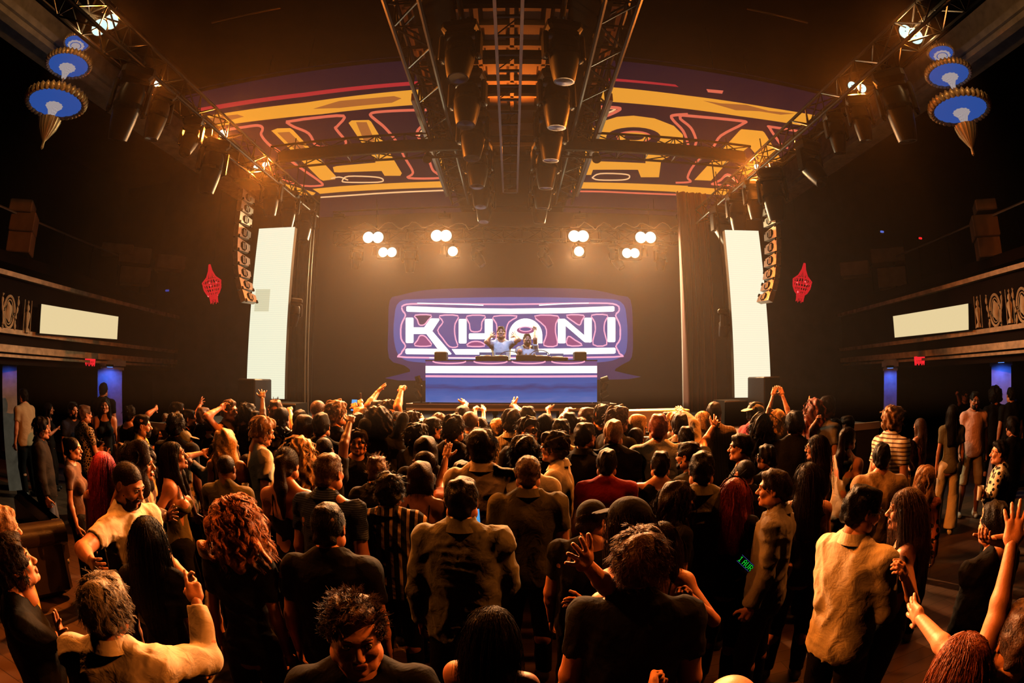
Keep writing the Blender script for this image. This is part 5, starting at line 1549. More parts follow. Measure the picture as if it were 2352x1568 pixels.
def person(px, py, w, label, yaw=0, hair='short', hc='dark', sk='mid', top='tee', tc='black', bot='pants', bc='black', sex='m', arms=None, head=(0, 0), h=None, look=None,
           hand=('relaxed', 'relaxed'), build=1.0, beard=False, glasses=None, cap=None, shoes='dark', group=GUY, root_z=0.0, lean=0.0, dist=None, extra=None, heads=0.0):
    """px,py: picture point of the top of the head; w: width of the head in the picture; yaw: 0 faces the stage, 90 to the picture's right"""
    r_ = ray(px, py)
    D = dist or FPX * .158 / w
    zt = CAMZ + r_.z * D
    tall = {'m': (1.60, 1.92), 'f': (1.52, 1.84)}[sex]
    if h is None:
        h = min(max(zt - root_z, tall[0]), tall[1])
        if r_.z < -0.06 and dist is None and root_z == 0: D = (h + root_z - CAMZ) / r_.z
    if dist is None and root_z == 0 and r_.z < -0.10 and h: D = (h - CAMZ) / r_.z
    if root_z == 0 and abs(r_.x * D) < 5.8 and r_.y * D > 6.25:      # nobody stands under the stage deck
        D = (6.2 - .25 * abs(math.sin(px))) / r_.y
    top_pt = CAM + r_ * D
    S = (top_pt.z - root_z) / 1.75
    near = w / 45.0
    vox = .020 if w < 30 else .015 if w < 50 else .0095
    hv = .0055 if w < 30 else .0042 if w < 60 else .0032
    fv = .0075 if w < 30 else .0055 if w < 50 else .0038
    az = math.atan2(r_.x, r_.y)
    ya = math.radians(yaw) + az * 0.6
    root = empty('person', (top_pt.x, top_pt.y, root_z), (0, 0, -ya), label, 'person', group)
    cy, sy = math.cos(ya), math.sin(ya)
    rnd = np.random.RandomState(int(px * 7 + py * 13) % 99991)
    b = build * (.92 if sex == 'f' else 1.0)
    def loc(Pw):     # world -> local, in the 1.75 m figure's units
        d = np.array([Pw[0] - top_pt.x, Pw[1] - top_pt.y, Pw[2] - root_z]) / S
        return np.array([d[0] * cy - d[1] * sy, d[0] * sy + d[1] * cy, d[2]])
    lean_v = np.array([0, math.sin(lean), math.cos(lean)])
    # head centre at the top point; the trunk hangs under it
    hd = np.array([0, 0, 1.75 - .117])
    if lean:
        hip = np.array([0, -math.sin(lean) * .68, .95]); nb = hip + lean_v * .55
    else:
        hip = np.array([0, -.015, .95]); nb = np.array([0, -.03, 1.50])
    ud = unit(nb - hip)
    def tr(x, y, t):   # a trunk point: t metres above the hips
        return hip + ud * t + np.array([x, 0, 0]) + np.cross(ud, [1, 0, 0]) * (-y) * -1
    SW = (.178 if sex == 'm' else .155) * (1 + (b - 1) * .8)
    sh = [tr(-SW, 0, .465), tr(SW, 0, .465)]
    # arms
    UL, FL = .285, .25
    J = []
    for i in (0, 1):
        s_ = (-1, 1)[i]; a = (arms or {}).get('LR'[i], 'down')
        if isinstance(a, str):
            rr_ = rnd.uniform(-1, 1, 4)
            E_, H_ = {'down': ((s_ * .16, -.04 + .03 * rr_[0], -1), (s_ * .05, .25 + .1 * rr_[1], -1)),
                      'front': ((s_ * .12, .25, -1), (-s_ * .35, 1, -.1 + .1 * rr_[1])),
                      'chest': ((s_ * .25, .2, -1), (-s_ * .8, .9, .6)),
                      'hold': ((s_ * .3, .25, -1), (-s_ * .2, 1, .5)),
                      'up': ((s_ * .25, .3, 1), (s_ * .05, .1, 1)),
                      'bentup': ((s_ * .8, .5, .1), (-s_ * .1, .3, 1)),
                      'wide': ((s_ * 1, .1, -.3), (s_ * .8, .6, .3)),
                      'head': ((s_ * 1, .15, .75), (-s_ * 1, .0, .35)),
                      'hip': ((s_ * .6, -.3, -1), (-s_ * .8, .4, -.5))}[a]
            e = sh[i] + UL * unit(E_); w_ = e + FL * unit(H_)
        else:
            def solve(p0, L, q, far):
                d = ray(*q); o = loc(CAM); v = loc(CAM + d) - o; ln = np.linalg.norm(v); v = v / ln
                oc = p0 - o; tm = oc @ v; perp = np.linalg.norm(oc - v * tm)
                if perp >= L: return p0 + unit(o + v * tm - p0) * L
                k = math.sqrt(L * L - perp * perp)
                return o + v * (tm + far * k)
            far = a[2] if len(a) > 2 else (1, 1)
            e = solve(sh[i], UL, a[0], far[0]); w_ = solve(e, FL + (.09 if len(a) < 4 else 0), a[1], far[1])
            w_ = e + unit(w_ - e) * FL
        J.append((sh[i], e, w_))
    # legs
    st = .085 * b + rnd.uniform(0, .04)
    legs = []
    for i in (0, 1):
        s_ = (-1, 1)[i]; k = rnd.uniform(-.03, .06)
        hp = hip + np.array([s_ * .085 * b, 0, -.02]); kn = np.array([s_ * (st + .01), hip[1] * .5 + .03 + k, .50]); an = np.array([s_ * (st + .02), k - .02, .085])
        legs.append((hp, kn, an))
    allp = np.array([hd + [0, 0, .12], hip] + [p for j in J for p in j] + [p for l_ in legs for p in l_])
    lo = allp.min(0) - .24; hi = allp.max(0) + .20; lo[2] = -.02
    f = Field(lo, hi, vox)
    def trunk(f, g=0.0, straight=False):
        cr = np.cross([1, 0, 0], ud)
        Rm = np.array([[1, 0, 0], -cr if cr[1] < 0 else cr, ud]).T
        Rm = np.array([[1, 0, 0], [0, ud[2], -ud[1]], [0, ud[1], ud[2]]]).T
        if sex == 'm':
            f.ell(tr(0, 0, .0), (.165 * b + g, .118 * b + g, .13 + g), .05, R=Rm)
            f.ell(tr(0, .005, .15), (.145 * b + g, .108 * b + g, .17 + g), .06, R=Rm)
            f.ell(tr(0, 0, .34), (.172 * b + g, .118 * b + g, .18 + g), .06, R=Rm)
            f.ell(tr(-.07 * b, -.035, .40), (.085 * b + g, .08 + g, .12 + g), .04, R=Rm); f.ell(tr(.07 * b, -.035, .40), (.085 * b + g, .08 + g, .12 + g), .04, R=Rm)
        else:
            f.ell(tr(0, -.005, -.02), (.172 * b + g, .125 * b + g, .13 + g), .05, R=Rm)
            f.ell(tr(0, 0, .15), (.118 * b + g, .09 * b + g, .16 + g), .06, R=Rm)
            f.ell(tr(0, -.005, .35), (.148 * b + g, .10 * b + g, .16 + g), .05, R=Rm)
            for s_ in (-1, 1): f.ell(tr(s_ * .07, .085, .31), (.062 + g, .055 + g, .062 + g), .03, R=Rm)
        for s_ in (-1, 1): f.cap(tr(0, -.005, .475), tr(s_ * SW * .92, -.005, .445), .055 * b + g, .046 * b + g, .05)
        for s_ in (-1, 1):
            f.cap(tr(s_ * .03, -.02, .56), tr(s_ * SW * .8, -.01, .465), .042 + g * .6, .046 * b + g * .8, .04)
        if straight:
            f.cap(tr(0, 0, .28), tr(0, 0, -.06), .160 * b + g, .170 * b + g, .06, squash=((0, 1, 0), 1.36))
    trunk(f)
    nr = .054 if sex == 'm' else .043
    f.cap(nb - [0, 0, .03], hd + np.array([0, -.03, -.10]), nr + .006, nr, .03)
    ar = (.052, .042, .038, .026) if sex == 'm' else (.043, .035, .032, .022)
    for i, (a, e, w_) in enumerate(J):
        f.ell(a, (.056 * b, .056 * b, .058 * b), .04)
        f.cap(a, e, ar[0] * b, ar[1] * b, .035)
        m_ = e + (w_ - e) * .28
        f.cap(e, m_, ar[1] * b, ar[2] * b * 1.06, .02); f.cap(m_, w_, ar[2] * b * 1.06, ar[3], .02)
    for hp, kn, an in legs:
        f.cap(hp, kn, .09 * b, .058, .04); f.cap(kn, kn + (an - kn) * .3 - [0, .012, 0], .055, .058, .03); f.cap(kn + (an - kn) * .3 - [0, .012, 0], an, .058, .036, .03)
        f.cap(an - [0, .03, .04], an + [0, .12, -.055], .036, .030, .03)
    f.plane((0, 0, -1), 0.0)
    P, Q = f.nets()
    ps, qs, ms = [P], [Q], [np.zeros(len(Q), int)]; base = len(P)
    # head
    hp_, hq_, hm_ = geo(('head', sex, hv), lambda: head_geo(hv, sex == 'f'))
    hy, hpitch = math.radians(head[0]), math.radians(head[1])
    hroll = math.radians(head[2]) if len(head) > 2 else 0
    HR = np.array((Matrix.Rotation(-hy, 3, 'Z') @ Matrix.Rotation(hpitch, 3, 'X') @ Matrix.Rotation(hroll, 3, 'Y')).to_3x3())
    hs = 1.0 if sex == 'm' else .97
    ps.append((hp_ * hs) @ HR.T + hd); qs.append(hq_ + base); ms.append(hm_); base += len(hp_)
    # hands
    wr = []
    for i, (a, e, w_) in enumerate(J):
        z = unit(w_ - e); kd = hand[i]
        rest = kd in ('relaxed',) and z[2] < .2
        # palm faces inward / forward
        pn = np.array([-(-1, 1)[i] * 1.0, .15, 0]) if z[2] < .3 else np.array([-(-1, 1)[i] * .3, 1.0, 0])
        y = unit(pn - z * (pn @ z)); x = np.cross(y, z)
        hp2, hq2 = geo(('hand', kd, fv), lambda: hand_geo(kd, fv))
        V = hp2.copy(); q2 = hq2
        k_ = .95 if sex == 'm' else .86
        # thumb sits on +X of the hand frame: on the side toward the body's front / midline
        want = np.array([0, 1, .0]) if z[2] < .3 else np.array([-(-1, 1)[i] * 1.0, 0, 0])
        if x @ want < 0: V[:, 0] *= -1; q2 = hq2[:, ::-1]
        V = V * k_
        ps.append(V[:, :1] * x + V[:, 1:2] * y + V[:, 2:3] * z + w_); qs.append(q2 + base); ms.append(np.zeros(len(q2), int)); base += len(V)
        wr.append((w_, x, y, z))
    P = np.concatenate(ps) * S; Q = np.concatenate(qs)
    me = np_mesh('body', P, Q, np.concatenate(ms))
    for m_ in (skin(sk), M['eye_white'], M['lip'], M['eye_dark']): me.materials.append(m_)
    bo_ = bpy.data.objects.new('body', me); C.objects.link(bo_); bo_.parent = root
    # ---- clothes
    def piece(name, f, mat, it=1, label_=None):
        P, Q = f.nets()
        if not len(P): return
        if it: P = relax(P, Q, it, .4)
        me = np_mesh(name, P * S, Q); me.materials.append(mat)
        o = bpy.data.objects.new(name, me); C.objects.link(o); o.parent = root
        if label_: o['label'] = label_
        return o
    sleeves = {'tee': .62, 'polo': .62, 'tank': 0, 'strap': 0, 'long': 1.95, 'shirt': 1.95, 'rolled': 1.35, 'hoodie': 1.95, 'blazer': 1.95, 'dress': 0, 'sleeve': 1.0, 'jacket': 1.9}[top]
    g = {'tee': .012, 'polo': .012, 'tank': .008, 'strap': .006, 'long': .012, 'shirt': .015, 'rolled': .015, 'hoodie': .022, 'blazer': .022, 'dress': .009, 'sleeve': .012, 'jacket': .022}[top]
    f = Field(lo, hi, vox)
    trunk(f, g, straight=(top not in ('strap', 'dress', 'tank') and sex == 'm') or top in ('hoodie', 'blazer', 'jacket'))
    hem = -.10 if top not in ('strap',) else .02
    if top == 'blazer' or top == 'jacket': hem = -.16
    if top == 'dress':
        f.cap(tr(0, 0, .05), hip + np.array([0, 0, -.38]), .15 * b, .22 * b, .05, squash=((0, 1, 0), 1.25)); hem = -.36
    for i, (a, e, w_) in enumerate(J):
        if sleeves > 0:
            lo_ = .004 + g * .85
            f.cap(a, e, ar[0] * b + lo_, (ar[1] * b + lo_) * (1.06 if sleeves < 1 else 1.0), .03, cut=(None, min(1.0, sleeves)) if sleeves < 1 else None)
            f.ell(a, (.054 * b + g, .055 * b + g, .056 * b + g), .04)
            if sleeves > 1:
                f.cap(e, e + (w_ - e) * (sleeves - 1), ar[1] * b + lo_, (ar[3] + lo_ + .006), .025, cut=(None, .985))
    tn = ud
    if top in ('strap', 'dress', 'tank'):
        f.F = np.maximum(f.F, 0 * f.F - 1)   # no change, keeps dtype
    if sleeves == 0:
        # neckline and armholes cut away
        topz = {'tank': .50, 'strap': .335, 'dress': .34}[top]
        if top == 'tank':
            for i, (a, e, w_) in enumerate(J):
                s_ = (-1, 1)[i]; f.cap(a + np.array([s_ * .030, 0, .04]), a + np.array([s_ * .02, 0, -.10]), .085, .075, .01, sub=True)
            f.ell(tr(0, .03, .58), (.095, .16, .13), .01, sub=True)
        else:
            f.plane(tuple(ud), float(ud @ hip) + topz)
    else:
        f.ell(tr(0, .035, .60), (.072, .085, .085), .012, sub=True)
    f.plane(tuple(-ud), -(float(ud @ hip) + hem))
    f.noise(.006 if w >= 30 else .004, 15, int(px), (1, 1, .8))
    if w >= 36: f.folds(.010, 24, int(px) + 1, (1.2, 1, 1))
    if w >= 55: f.folds(.006, 46, int(px) + 2, (1, 1, 1.2))
    nm = {'tee': 't_shirt', 'polo': 'polo_shirt', 'tank': 'tank_top', 'strap': 'strap_top', 'long': 'long_sleeve_top', 'shirt': 'shirt', 'rolled': 'shirt', 'hoodie': 'hoodie', 'blazer': 'blazer', 'dress': 'dress', 'sleeve': 'top', 'jacket': 'jacket'}[top]
    piece(nm, f, fab(tc))
    if top in ('polo', 'shirt', 'rolled', 'blazer', 'hoodie', 'jacket') and w > 26:
        mb = MB(); n_ = 20; rings = []
        rr0 = .066 if sex == 'm' else .056
        hh = .042 if top != 'hoodie' else .06
        prof = [(rr0 + .006, -.02), (rr0, hh), (rr0 + .008, hh + .006), (rr0 + .02, hh * .5), (rr0 + .034, -.004)]
        c0 = tr(0, -.012, .545)
        for r0, z0 in prof:
            ring = []
            for t in range(n_):
                a_ = 2 * math.pi * t / n_ + math.pi / 2
                op = .012 if (t == 0) else 0
                fr = math.sin(a_)
                ring.append(Vector((c0[0] + r0 * math.cos(a_), c0[1] + r0 * 1.02 * math.sin(a_), c0[2] + z0 - .045 * max(0, fr) - op)) * S)
            rings.append(ring)
        mb.loft(rings, caps=False); o = mb.build('collar', fab(tc), root, smooth=True)
    if top in ('strap', 'dress'):
        for s_ in (-1, 1):
            mb = MB()
            pts = []
            for t in np.linspace(0, 1, 12):
                a_ = -.15 + t * (math.pi + .3)
                pts.append(Vector(tr(s_ * (.075 + .01 * math.sin(a_)), -math.cos(a_) * (.098 if abs(math.cos(a_)) > .1 else .098) , .335 + .195 * math.sin(a_))) * S)
            mb.path(pts, .006 * S, 5); mb.build('strap', fab(tc), root, smooth=True)
    # trousers, shorts or skirt
    f = Field([lo[0], lo[1], -.02], [hi[0], hi[1], 1.12], vox)
    gg = .012
    f.ell(hip + np.array([0, 0, -.01]), (.165 * b + gg, .120 * b + gg, .115), .05)
    if bot == 'skirt':
        f.cap(hip, hip + np.array([0, 0, -.36]), .15 * b, .19 * b, .05, squash=((0, 1, 0), 1.3)); f.plane((0, 0, -1), -(.56))
    else:
        for hp, kn, an in legs:
            f.cap(hp, kn, .098 * b, .078 if bot != 'wide' else .09, .04)
            if bot != 'shorts': f.cap(kn, an + [0, 0, .0], .076 if bot != 'wide' else .09, .062 if bot != 'wide' else .11, .03, cut=(None, 1.0))
        if bot == 'shorts': f.plane((0, 0, -1), -.47)
    f.plane((0, 0, 1), 1.04); f.plane((0, 0, -1), -.06)
    f.noise(.004, 16, int(px) + 9, (1, 1, .6))
    piece({'pants': 'trousers', 'wide': 'trousers', 'shorts': 'shorts', 'skirt': 'skirt'}[bot], f, fab(bc))
    for i, (hp, kn, an) in enumerate(legs):
        f = Field(an - [.07, .12, .1], an + [.07, .22, .06], .012 if w < 45 else .008)
        f.cap((an[0], an[1] - .035, .04), (an[0], an[1] + .12, .034), .044, .038, .02); f.cap((an[0], an[1] - .02, .06), (an[0], an[1] - .01, .11), .045, .04, .02)
        f.plane((0, 0, -1), -.0)
        piece('shoe', f, M['shoe_' + shoes], 0)
    # hair
    def onhead(name, P, Q, mat, sc=1.0):
        me = np_mesh(name, ((P * sc * hs) @ HR.T + hd) * S, Q, smooth=True); me.materials.append(mat)
        o = bpy.data.objects.new(name, me); C.objects.link(o); o.parent = root; return o
    ns = (160 if w < 30 else 420 if w < 50 else 1300 if w < 70 else 2600)
    hvx = .0105 if w < 30 else .0075 if w < 50 else .0055
    if hair in ('long', 'wavy', 'ponytail', 'curlylong', 'flying', 'straight', 'mane'): ns = int(ns * 1.3); 
    var = int(rnd.randint(0, 2)) if w < 50 else int(px) % 7
    if hair != 'bald':
        Pq = geo(('hair', hair, hvx, ns, var), lambda: hair_geo(hair, hvx, ns, var))
        onhead('hair', Pq[0], Pq[1], hairmat(hc))
    # brows
    for s_ in (-1, 1):
        if w < 25 and abs(yaw) < 100: continue
        mb = MB(); mb.path([(s_ * .014, .090, .026), (s_ * .030, .091, .031), (s_ * .046, .080, .026)], [.003, .004, .002], 5)
        onhead('eyebrow', np.array([tuple(v) for v in mb.v]), np.array([(f_ + (f_[-1],))[:4] if len(f_) == 3 else f_[:4] for f_ in mb.f]), hairmat(hc if hc not in ('pink', 'grey') else 'dark'))
    if beard:
        def bg():
            f = Field((-.09, -.02, -.14), (.09, .13, .02), .006)
            f.cap((-.055, .02, -.05), (-.03, .065, -.088), .022, .026, .02); f.cap((.055, .02, -.05), (.03, .065, -.088), .022, .026, .02)
            f.cap((-.03, .066, -.095), (.03, .066, -.095), .026, .026, .02); f.cap((-.022, .095, -.052), (.022, .095, -.052), .006, .006, .01)
            f.cap((-.026, .088, -.055), (-.03, .078, -.085), .009, .012, .01); f.cap((.026, .088, -.055), (.03, .078, -.085), .009, .012, .01)
            f.noise(.0025, 60, 3); return f.nets()
        Pq = geo('beard', bg); onhead('beard', Pq[0], Pq[1], hairmat(hc))
    if glasses:
        mb = MB()
        for s_ in (-1, 1):
            ring = [(s_ * .032 + .022 * math.cos(t), .104, .003 + .017 * math.sin(t)) for t in np.linspace(0, 2 * math.pi, 14, endpoint=False)]
            if glasses == 'sun': mb.prism(ring, (0, 1, 0), .003)
            else: mb.path(ring, .0018, 4, closed=True)
            mb.path([(s_ * .054, .103, .006), (s_ * .078, .06, .006), (s_ * .082, -.01, .002)], .002, 4)
        mb.path([(-.011, .106, .006), (.011, .106, .006)], .002, 4)
        P0 = np.array([tuple(v) for v in mb.v])
        if glasses == 'head': P0 = P0 + [0, -.045, .088]
        q4 = []
        for f_ in mb.f:
            if len(f_) <= 4: q4.append((tuple(f_) + (f_[-1],))[:4])
            else:
                for k in range(1, len(f_) - 1): q4.append((f_[0], f_[k], f_[k + 1], f_[k + 1]))
        onhead('glasses', P0, np.array(q4), M['glasses'])
    if cap:
        Pq = geo(('cap', hvx), lambda: cap_geo(.006)); P0 = Pq[0].copy()
        if cap[1] == 'back': P0[:, :2] *= -1; P0[:, 1] -= .03
        o = onhead('cap', P0, Pq[1], fab(cap[0]))
    R = dict(root=root, S=S, wr=wr, D=D, hd=hd, HR=HR, top=top_pt, ya=ya, J=J)
    PEOPLE.append(R)
    def world(p):
        p = np.array(p) * S
        return Vector((p[0] * cy + p[1] * sy + top_pt.x, -p[0] * sy + p[1] * cy + top_pt.y, p[2] + root_z))
    R['world'] = world
    return R


def held(R, i, kind, label):
    """something in hand i: cup, bottle or phone; a thing of its own"""
    w_, x, y, z = R['wr'][i]
    p = R['world'](w_ + z * .085 + y * .035)
    up = Vector((0, 0, 1))
    if kind == 'cup':
        r = empty('plastic_cup', p, label=label, cat='cup')
        MB().lathe([(.028, -.06), (.034, .06), (.031, .06), (.026, -.055)], 16).build('cup', M['cup'], r, smooth=True)
        MB().lathe([(.001, -.054), (.025, -.054), (.029, .02), (.001, .02)], 16).build('drink', pbr('drink', (.5, .2, .05), .1), r)
    elif kind == 'bottle':
        r = empty('bottle', p, (0.15, .1, 0), label=label, cat='bottle')
        MB().lathe([(.001, -.11), (.03, -.11), (.03, .02), (.012, .07), (.012, .12), (.001, .12)], 14).build('glass', M['bottle'], r, smooth=True)
        MB().lathe([(.0305, -.06), (.0305, -.01)], 14).build('label_band', fab('cream'), r)
    else:
        r = empty('phone', p, (math.radians(-20), 0, -R['ya']), label=label, cat='phone')
        MB().box((0, 0, 0), (.075, .009, .15), bev=.004).build('case', M['black'], r)
        MB().box((0, -.006, 0), (.066, .002, .138)).build('screen', glow('phone_screen', (.15, .45, .9), .9), r)
    return r
# ------------------------------------------------------------------ performers
P_ = person
GP = 'performers behind the booth'
P_(1151, 750, 21, 'tall performer in a pale t-shirt behind the booth with both hands raised open', 180, 'short', 'dark', 'mid', 'tee', 'white', bc='black', arms={'L': ((1192, 780), (1180, 768), (-1, 1)), 'R': ((1117, 785), (1131, 768), (-1, 1))}, hand=('wave', 'wave'), dist=9.75, root_z=STZ, group=GP, head=(0, 12), build=.95)
rJ = P_(1211, 767, 21, 'bearded performer in a pale printed t-shirt behind the booth pointing upward', 170, 'short', 'black', 'mid', 'tee', 'white', bc='black', arms={'L': ((1229, 778), (1229, 752), (-1, 1)), 'R': ((1194, 806), (1187, 822), (-1, 1))}, hand=('point', 'flat'), dist=9.7, root_z=STZ, group=GP, beard=True, head=(0, 15))

mb = MB()
for k in range(7):
    a_ = k * .9; q = [(.028 * math.cos(a_) * (.6 + .4 * (k % 2)) + .02 * math.cos(t), .148, 1.27 + .035 * math.sin(a_) + .017 * math.sin(t)) for t in np.linspace(0, 6.28, 6, endpoint=False)]
    mb.prism([Vector(v) * rJ['S'] for v in q], (0, 1, 0), .004)
mb.build('shirt_print', fab('navy'), rJ['root'])
# ------------------------------------------------------------------ far left
P_(53, 893, 19, 'person in a tan t-shirt with face turned away by the left blue pillar', -60, 'short', 'black', 'mid', 'tee', 'tan')
P_(113, 925, 18, 'slim woman in black with long hair touching her chin, beside the left pillar', 80, 'long', 'black', 'mid', 'tank', 'black', sex='f', arms={'R': 'chest', 'L': 'chest'})
P_(95, 960, 30, 'full length person in a dark jacket and ripped jeans by the left sofa', 75, 'messy', 'black', 'tan', 'jacket', 'charcoal', bc='denim', shoes='white', h=1.74)
P_(168, 924, 22, 'man in a navy polo looking down, beside the person in a net patterned top', 130, 'short', 'black', 'mid', 'polo', 'navy', beard=True)
P_(195, 931, 25, 'person in a net patterned tan top holding a drink in front of the chest', 45, 'short', 'brown', 'mid', 'tee', 'tan/net/black/1.2', arms={'R': 'front', 'L': 'front'})
P_(240, 912, 22, 'woman in black with sunglasses pushed up on her head near the inner blue pillar', 165, 'long', 'black', 'mid', 'tank', 'black', sex='f', arms={'R': 'front'}, glasses='head')
P_(238, 880, 18, 'dark silhouetted person against the inner blue pillar on the left', 0, 'short', 'black', 'mid', 'tee', 'black', dist=11.3, h=1.85)
P_(166, 1003, 36, 'woman with tucked black hair and lit profile in front of the net patterned top', 85, 'bun', 'black', 'mid', 'tee', 'brown', sex='f')
P_(237, 1036, 50, 'woman with long pink red hair and bare shoulders', 10, 'straight', 'pink', 'light', 'dress', 'black', sex='f')
rA = P_(291, 1063, 62, 'bearded man in a white t-shirt with a neck chain looking down', 120, 'buzz', 'dark', 'mid', 'tee', 'cream', beard=True, head=(-10, -22), arms={'R': ((190, 1262), (218, 1300), (-1, -1)), 'L': 'front'}, build=1.05)
P_(336, 1183, 74, 'woman with long straight black hair standing right beside the man in white with a chain', 10, 'straight', 'black', 'mid', 'tee', 'black', sex='f')
P_(327, 953, 31, 'dark bearded man in a yellow t-shirt in lit profile on the left', 80, 'fade', 'black', 'mid', 'tee', 'yellow', beard=True)
P_(298, 934, 24, 'person with sunglasses on the head and one arm stretched out with a hanging hand', 20, 'curly', 'black', 'mid', 'tank', 'black', arms={'R': ((345, 942), (362, 935), (1, 1))}, glasses='head')
P_(357, 980, 26, 'dark haired woman with glasses holding a cup under her chin on the left', 80, 'long', 'black', 'mid', 'tank', 'black', sex='f', glasses='clear', arms={'R': 'chest', 'L': 'chest'})
P_(320, 1022, 52, 'woman with big curly dark hair and a patterned tan top', 95, 'curlylong', 'dark', 'mid', 'sleeve', 'tan/floral/brown/.6', sex='f')
P_(277, 1018, 32, 'brown haired woman seen from behind between the pink haired and curly haired women', -10, 'wavy', 'brown', 'mid', 'tee', 'black', sex='f')
P_(423, 989, 34, 'bearded man in a patterned cap with a red brim', 70, 'cropped', 'black', 'tan', 'tee', 'olive/floral/tan/.8', beard=True, cap=('olive', 'fwd'))
P_(404, 951, 34, 'person with a round mop of dark curls on the left', 10, 'curly', 'black', 'dark', 'tee', 'black')
P_(408, 924, 26, 'dark bearded man in profile behind the round mop of curls', 75, 'short', 'black', 'tan', 'tee', 'black', beard=True)
P_(434, 941, 20, 'man smiling in profile behind the raised watch arm', 80, 'short', 'black', 'tan', 'tee', 'black', arms={'L': ((450, 955), (463, 922), (1, 1))}, hand=('wave', 'relaxed'))
P_(381, 948, 20, 'person mostly hidden behind the bearded man with the round curls nearby', 10, 'bun', 'light', 'mid', 'tank', 'black', sex='f')
P_(468, 936, 20, 'short haired person raising a bent wrist on the left side of the crowd', 30, 'short', 'brown', 'mid', 'tee', 'black', arms={'R': ((470, 975), (478, 950), (1, 1))})
rW = P_(483, 963, 27, 'buzz cut man lifting a wrist watch beside his head', 20, 'buzz', 'black', 'tan', 'tee', 'black', arms={'L': ((455, 1030), (466, 985), (1, 1))}, hand=('wave', 'relaxed'))
P_(398, 1012, 46, 'woman with black hair and lit upturned face, fist and open hand held out', 85, 'straight', 'black', 'mid', 'strap', 'olive', sex='f', arms={'L': ((388, 1190), (410, 1148), (-1, 1)), 'R': ((350, 1200), (398, 1182), (-1, -1))}, hand=('fist', 'open'), head=(0, 15))
P_(497, 1019, 36, 'man in a grey t-shirt bending one arm over his head', 20, 'fade', 'black', 'tan', 'tee', 'grey', arms={'L': ((418, 1050), (478, 1036), (-1, 1))}, hand=('relaxed', 'relaxed'))
P_(518, 986, 38, 'woman with long bright blonde hair seen from behind on the left', 5, 'wavy', 'blonde', 'light', 'tank', 'black', sex='f')
P_(519, 1044, 44, 'buzz cut man in an olive t-shirt seen from behind on the left', 10, 'buzz', 'black', 'dark', 'tee', 'olive')
rG = P_(566, 1043, 32, 'smiling woman facing the camera holding a glass on the left', 175, 'long', 'dark', 'light', 'tank', 'black', sex='f', arms={'R': ((545, 1135), (566, 1118), (-1, -1)), 'L': 'front'}, hand=('relaxed', 'hold'))
held(rG, 1, 'cup', 'clear cup of drink held by the smiling woman facing the camera')
P_(537, 1148, 74, 'woman with wild flying red orange curls', 15, 'flying', 'ginger', 'light', 'tee', 'black', sex='f')
P_(527, 919, 19, 'person shading the brow with a bent arm in front of the left speaker', 120, 'short', 'brown', 'mid', 'tank', 'black', arms={'R': 'head'})
P_(553, 937, 25, 'man in a black t-shirt in sharp profile left of the round curls', 80, 'quiff', 'dark', 'mid', 'tee', 'black')
P_(569, 928, 22, 'person with loose dark curls below the left speaker stack', 30, 'curly', 'black', 'mid', 'tee', 'black')
P_(24, 1236, 66, 'dark haired person at the left edge with chin lifted', 70, 'messy', 'dark', 'mid', 'tee', 'black', head=(0, 20), arms={'R': ((168, 1490), (135, 1445), (1, -1))}, hand=('relaxed', 'wave'))
P_(228, 1325, 96, 'grey haired man in a white collared shirt raising a pointing finger', 8, 'messy', 'grey', 'light', 'shirt', 'cream', arms={'R': ((481, 1512), (442, 1335), (1, 1)), 'L': 'down'}, hand=('relaxed', 'point'), build=1.1)
P_(2, 1165, 50, 'half visible person in yellow at the left picture edge', 60, 'short', 'light', 'light', 'long', 'yellow')

# ------------------------------------------------------------------ left of centre
P_(584, 944, 20, 'person raising one open hand in front of the left glowing column', 10, 'short', 'black', 'dark', 'tee', 'black', arms={'R': ((599, 930), (603, 900), (1, 1))}, hand=('relaxed', 'wave'))
P_(632, 919, 22, 'bearded man in a striped shirt smiling at the camera before the left column', 175, 'quiff', 'brown', 'light', 'shirt', 'charcoal/vstripe/cream/1', beard=True)
P_(648, 934, 22, 'dark haired person raising both hands with a wrist watch', 10, 'bun', 'black', 'mid', 'tank', 'black', arms={'R': ((670, 968), (665, 935), (1, 1))}, hand=('relaxed', 'hold'))
P_(732, 919, 25, 'clean cut man with a shaved nape turned slightly right', 30, 'buzz', 'brown', 'light', 'polo', 'charcoal')
P_(774, 922, 33, 'man with fluffy light brown curls left of centre', 50, 'curly', 'light', 'light', 'tee', 'black')
rP = P_(806, 960, 20, 'short person holding up a phone left of centre', 10, 'short', 'brown', 'light', 'tee', 'rust', arms={'R': ((818, 945), (812, 925), (1, 1))}, hand=('relaxed', 'hold'))
held(rP, 1, 'phone', 'phone held up above the crowd left of centre')
rB = P_(832, 938, 20, 'blond person lifting a dark bottle left of centre', 10, 'messy', 'blonde', 'light', 'tee', 'cream', arms={'R': ((828, 935), (825, 918), (1, 1))}, hand=('relaxed', 'hold'))
held(rB, 1, 'bottle', 'dark bottle lifted above the crowd left of centre')
P_(871, 921, 27, 'man in a white t-shirt raising a wide open hand left of the booth', 30, 'short', 'dark', 'light', 'tee', 'white', arms={'L': ((846, 930), (874, 890), (1, 1))}, hand=('wave', 'relaxed'))
P_(897, 921, 26, 'curly man with glasses raising an arm with pinched fingers left of the booth', 30, 'curly', 'dark', 'light', 'tee', 'charcoal', glasses='clear', arms={'R': ((910, 925), (925, 885), (1, 1))}, hand=('relaxed', 'hold'))
P_(870, 945, 44, 'person with a huge dark mane and elbows lifted wide', 5, 'afro', 'dark', 'tan', 'long', 'black', arms={'L': ((838, 975), (866, 950), (-1, 1)), 'R': ((925, 962), (900, 948), (1, 1))})
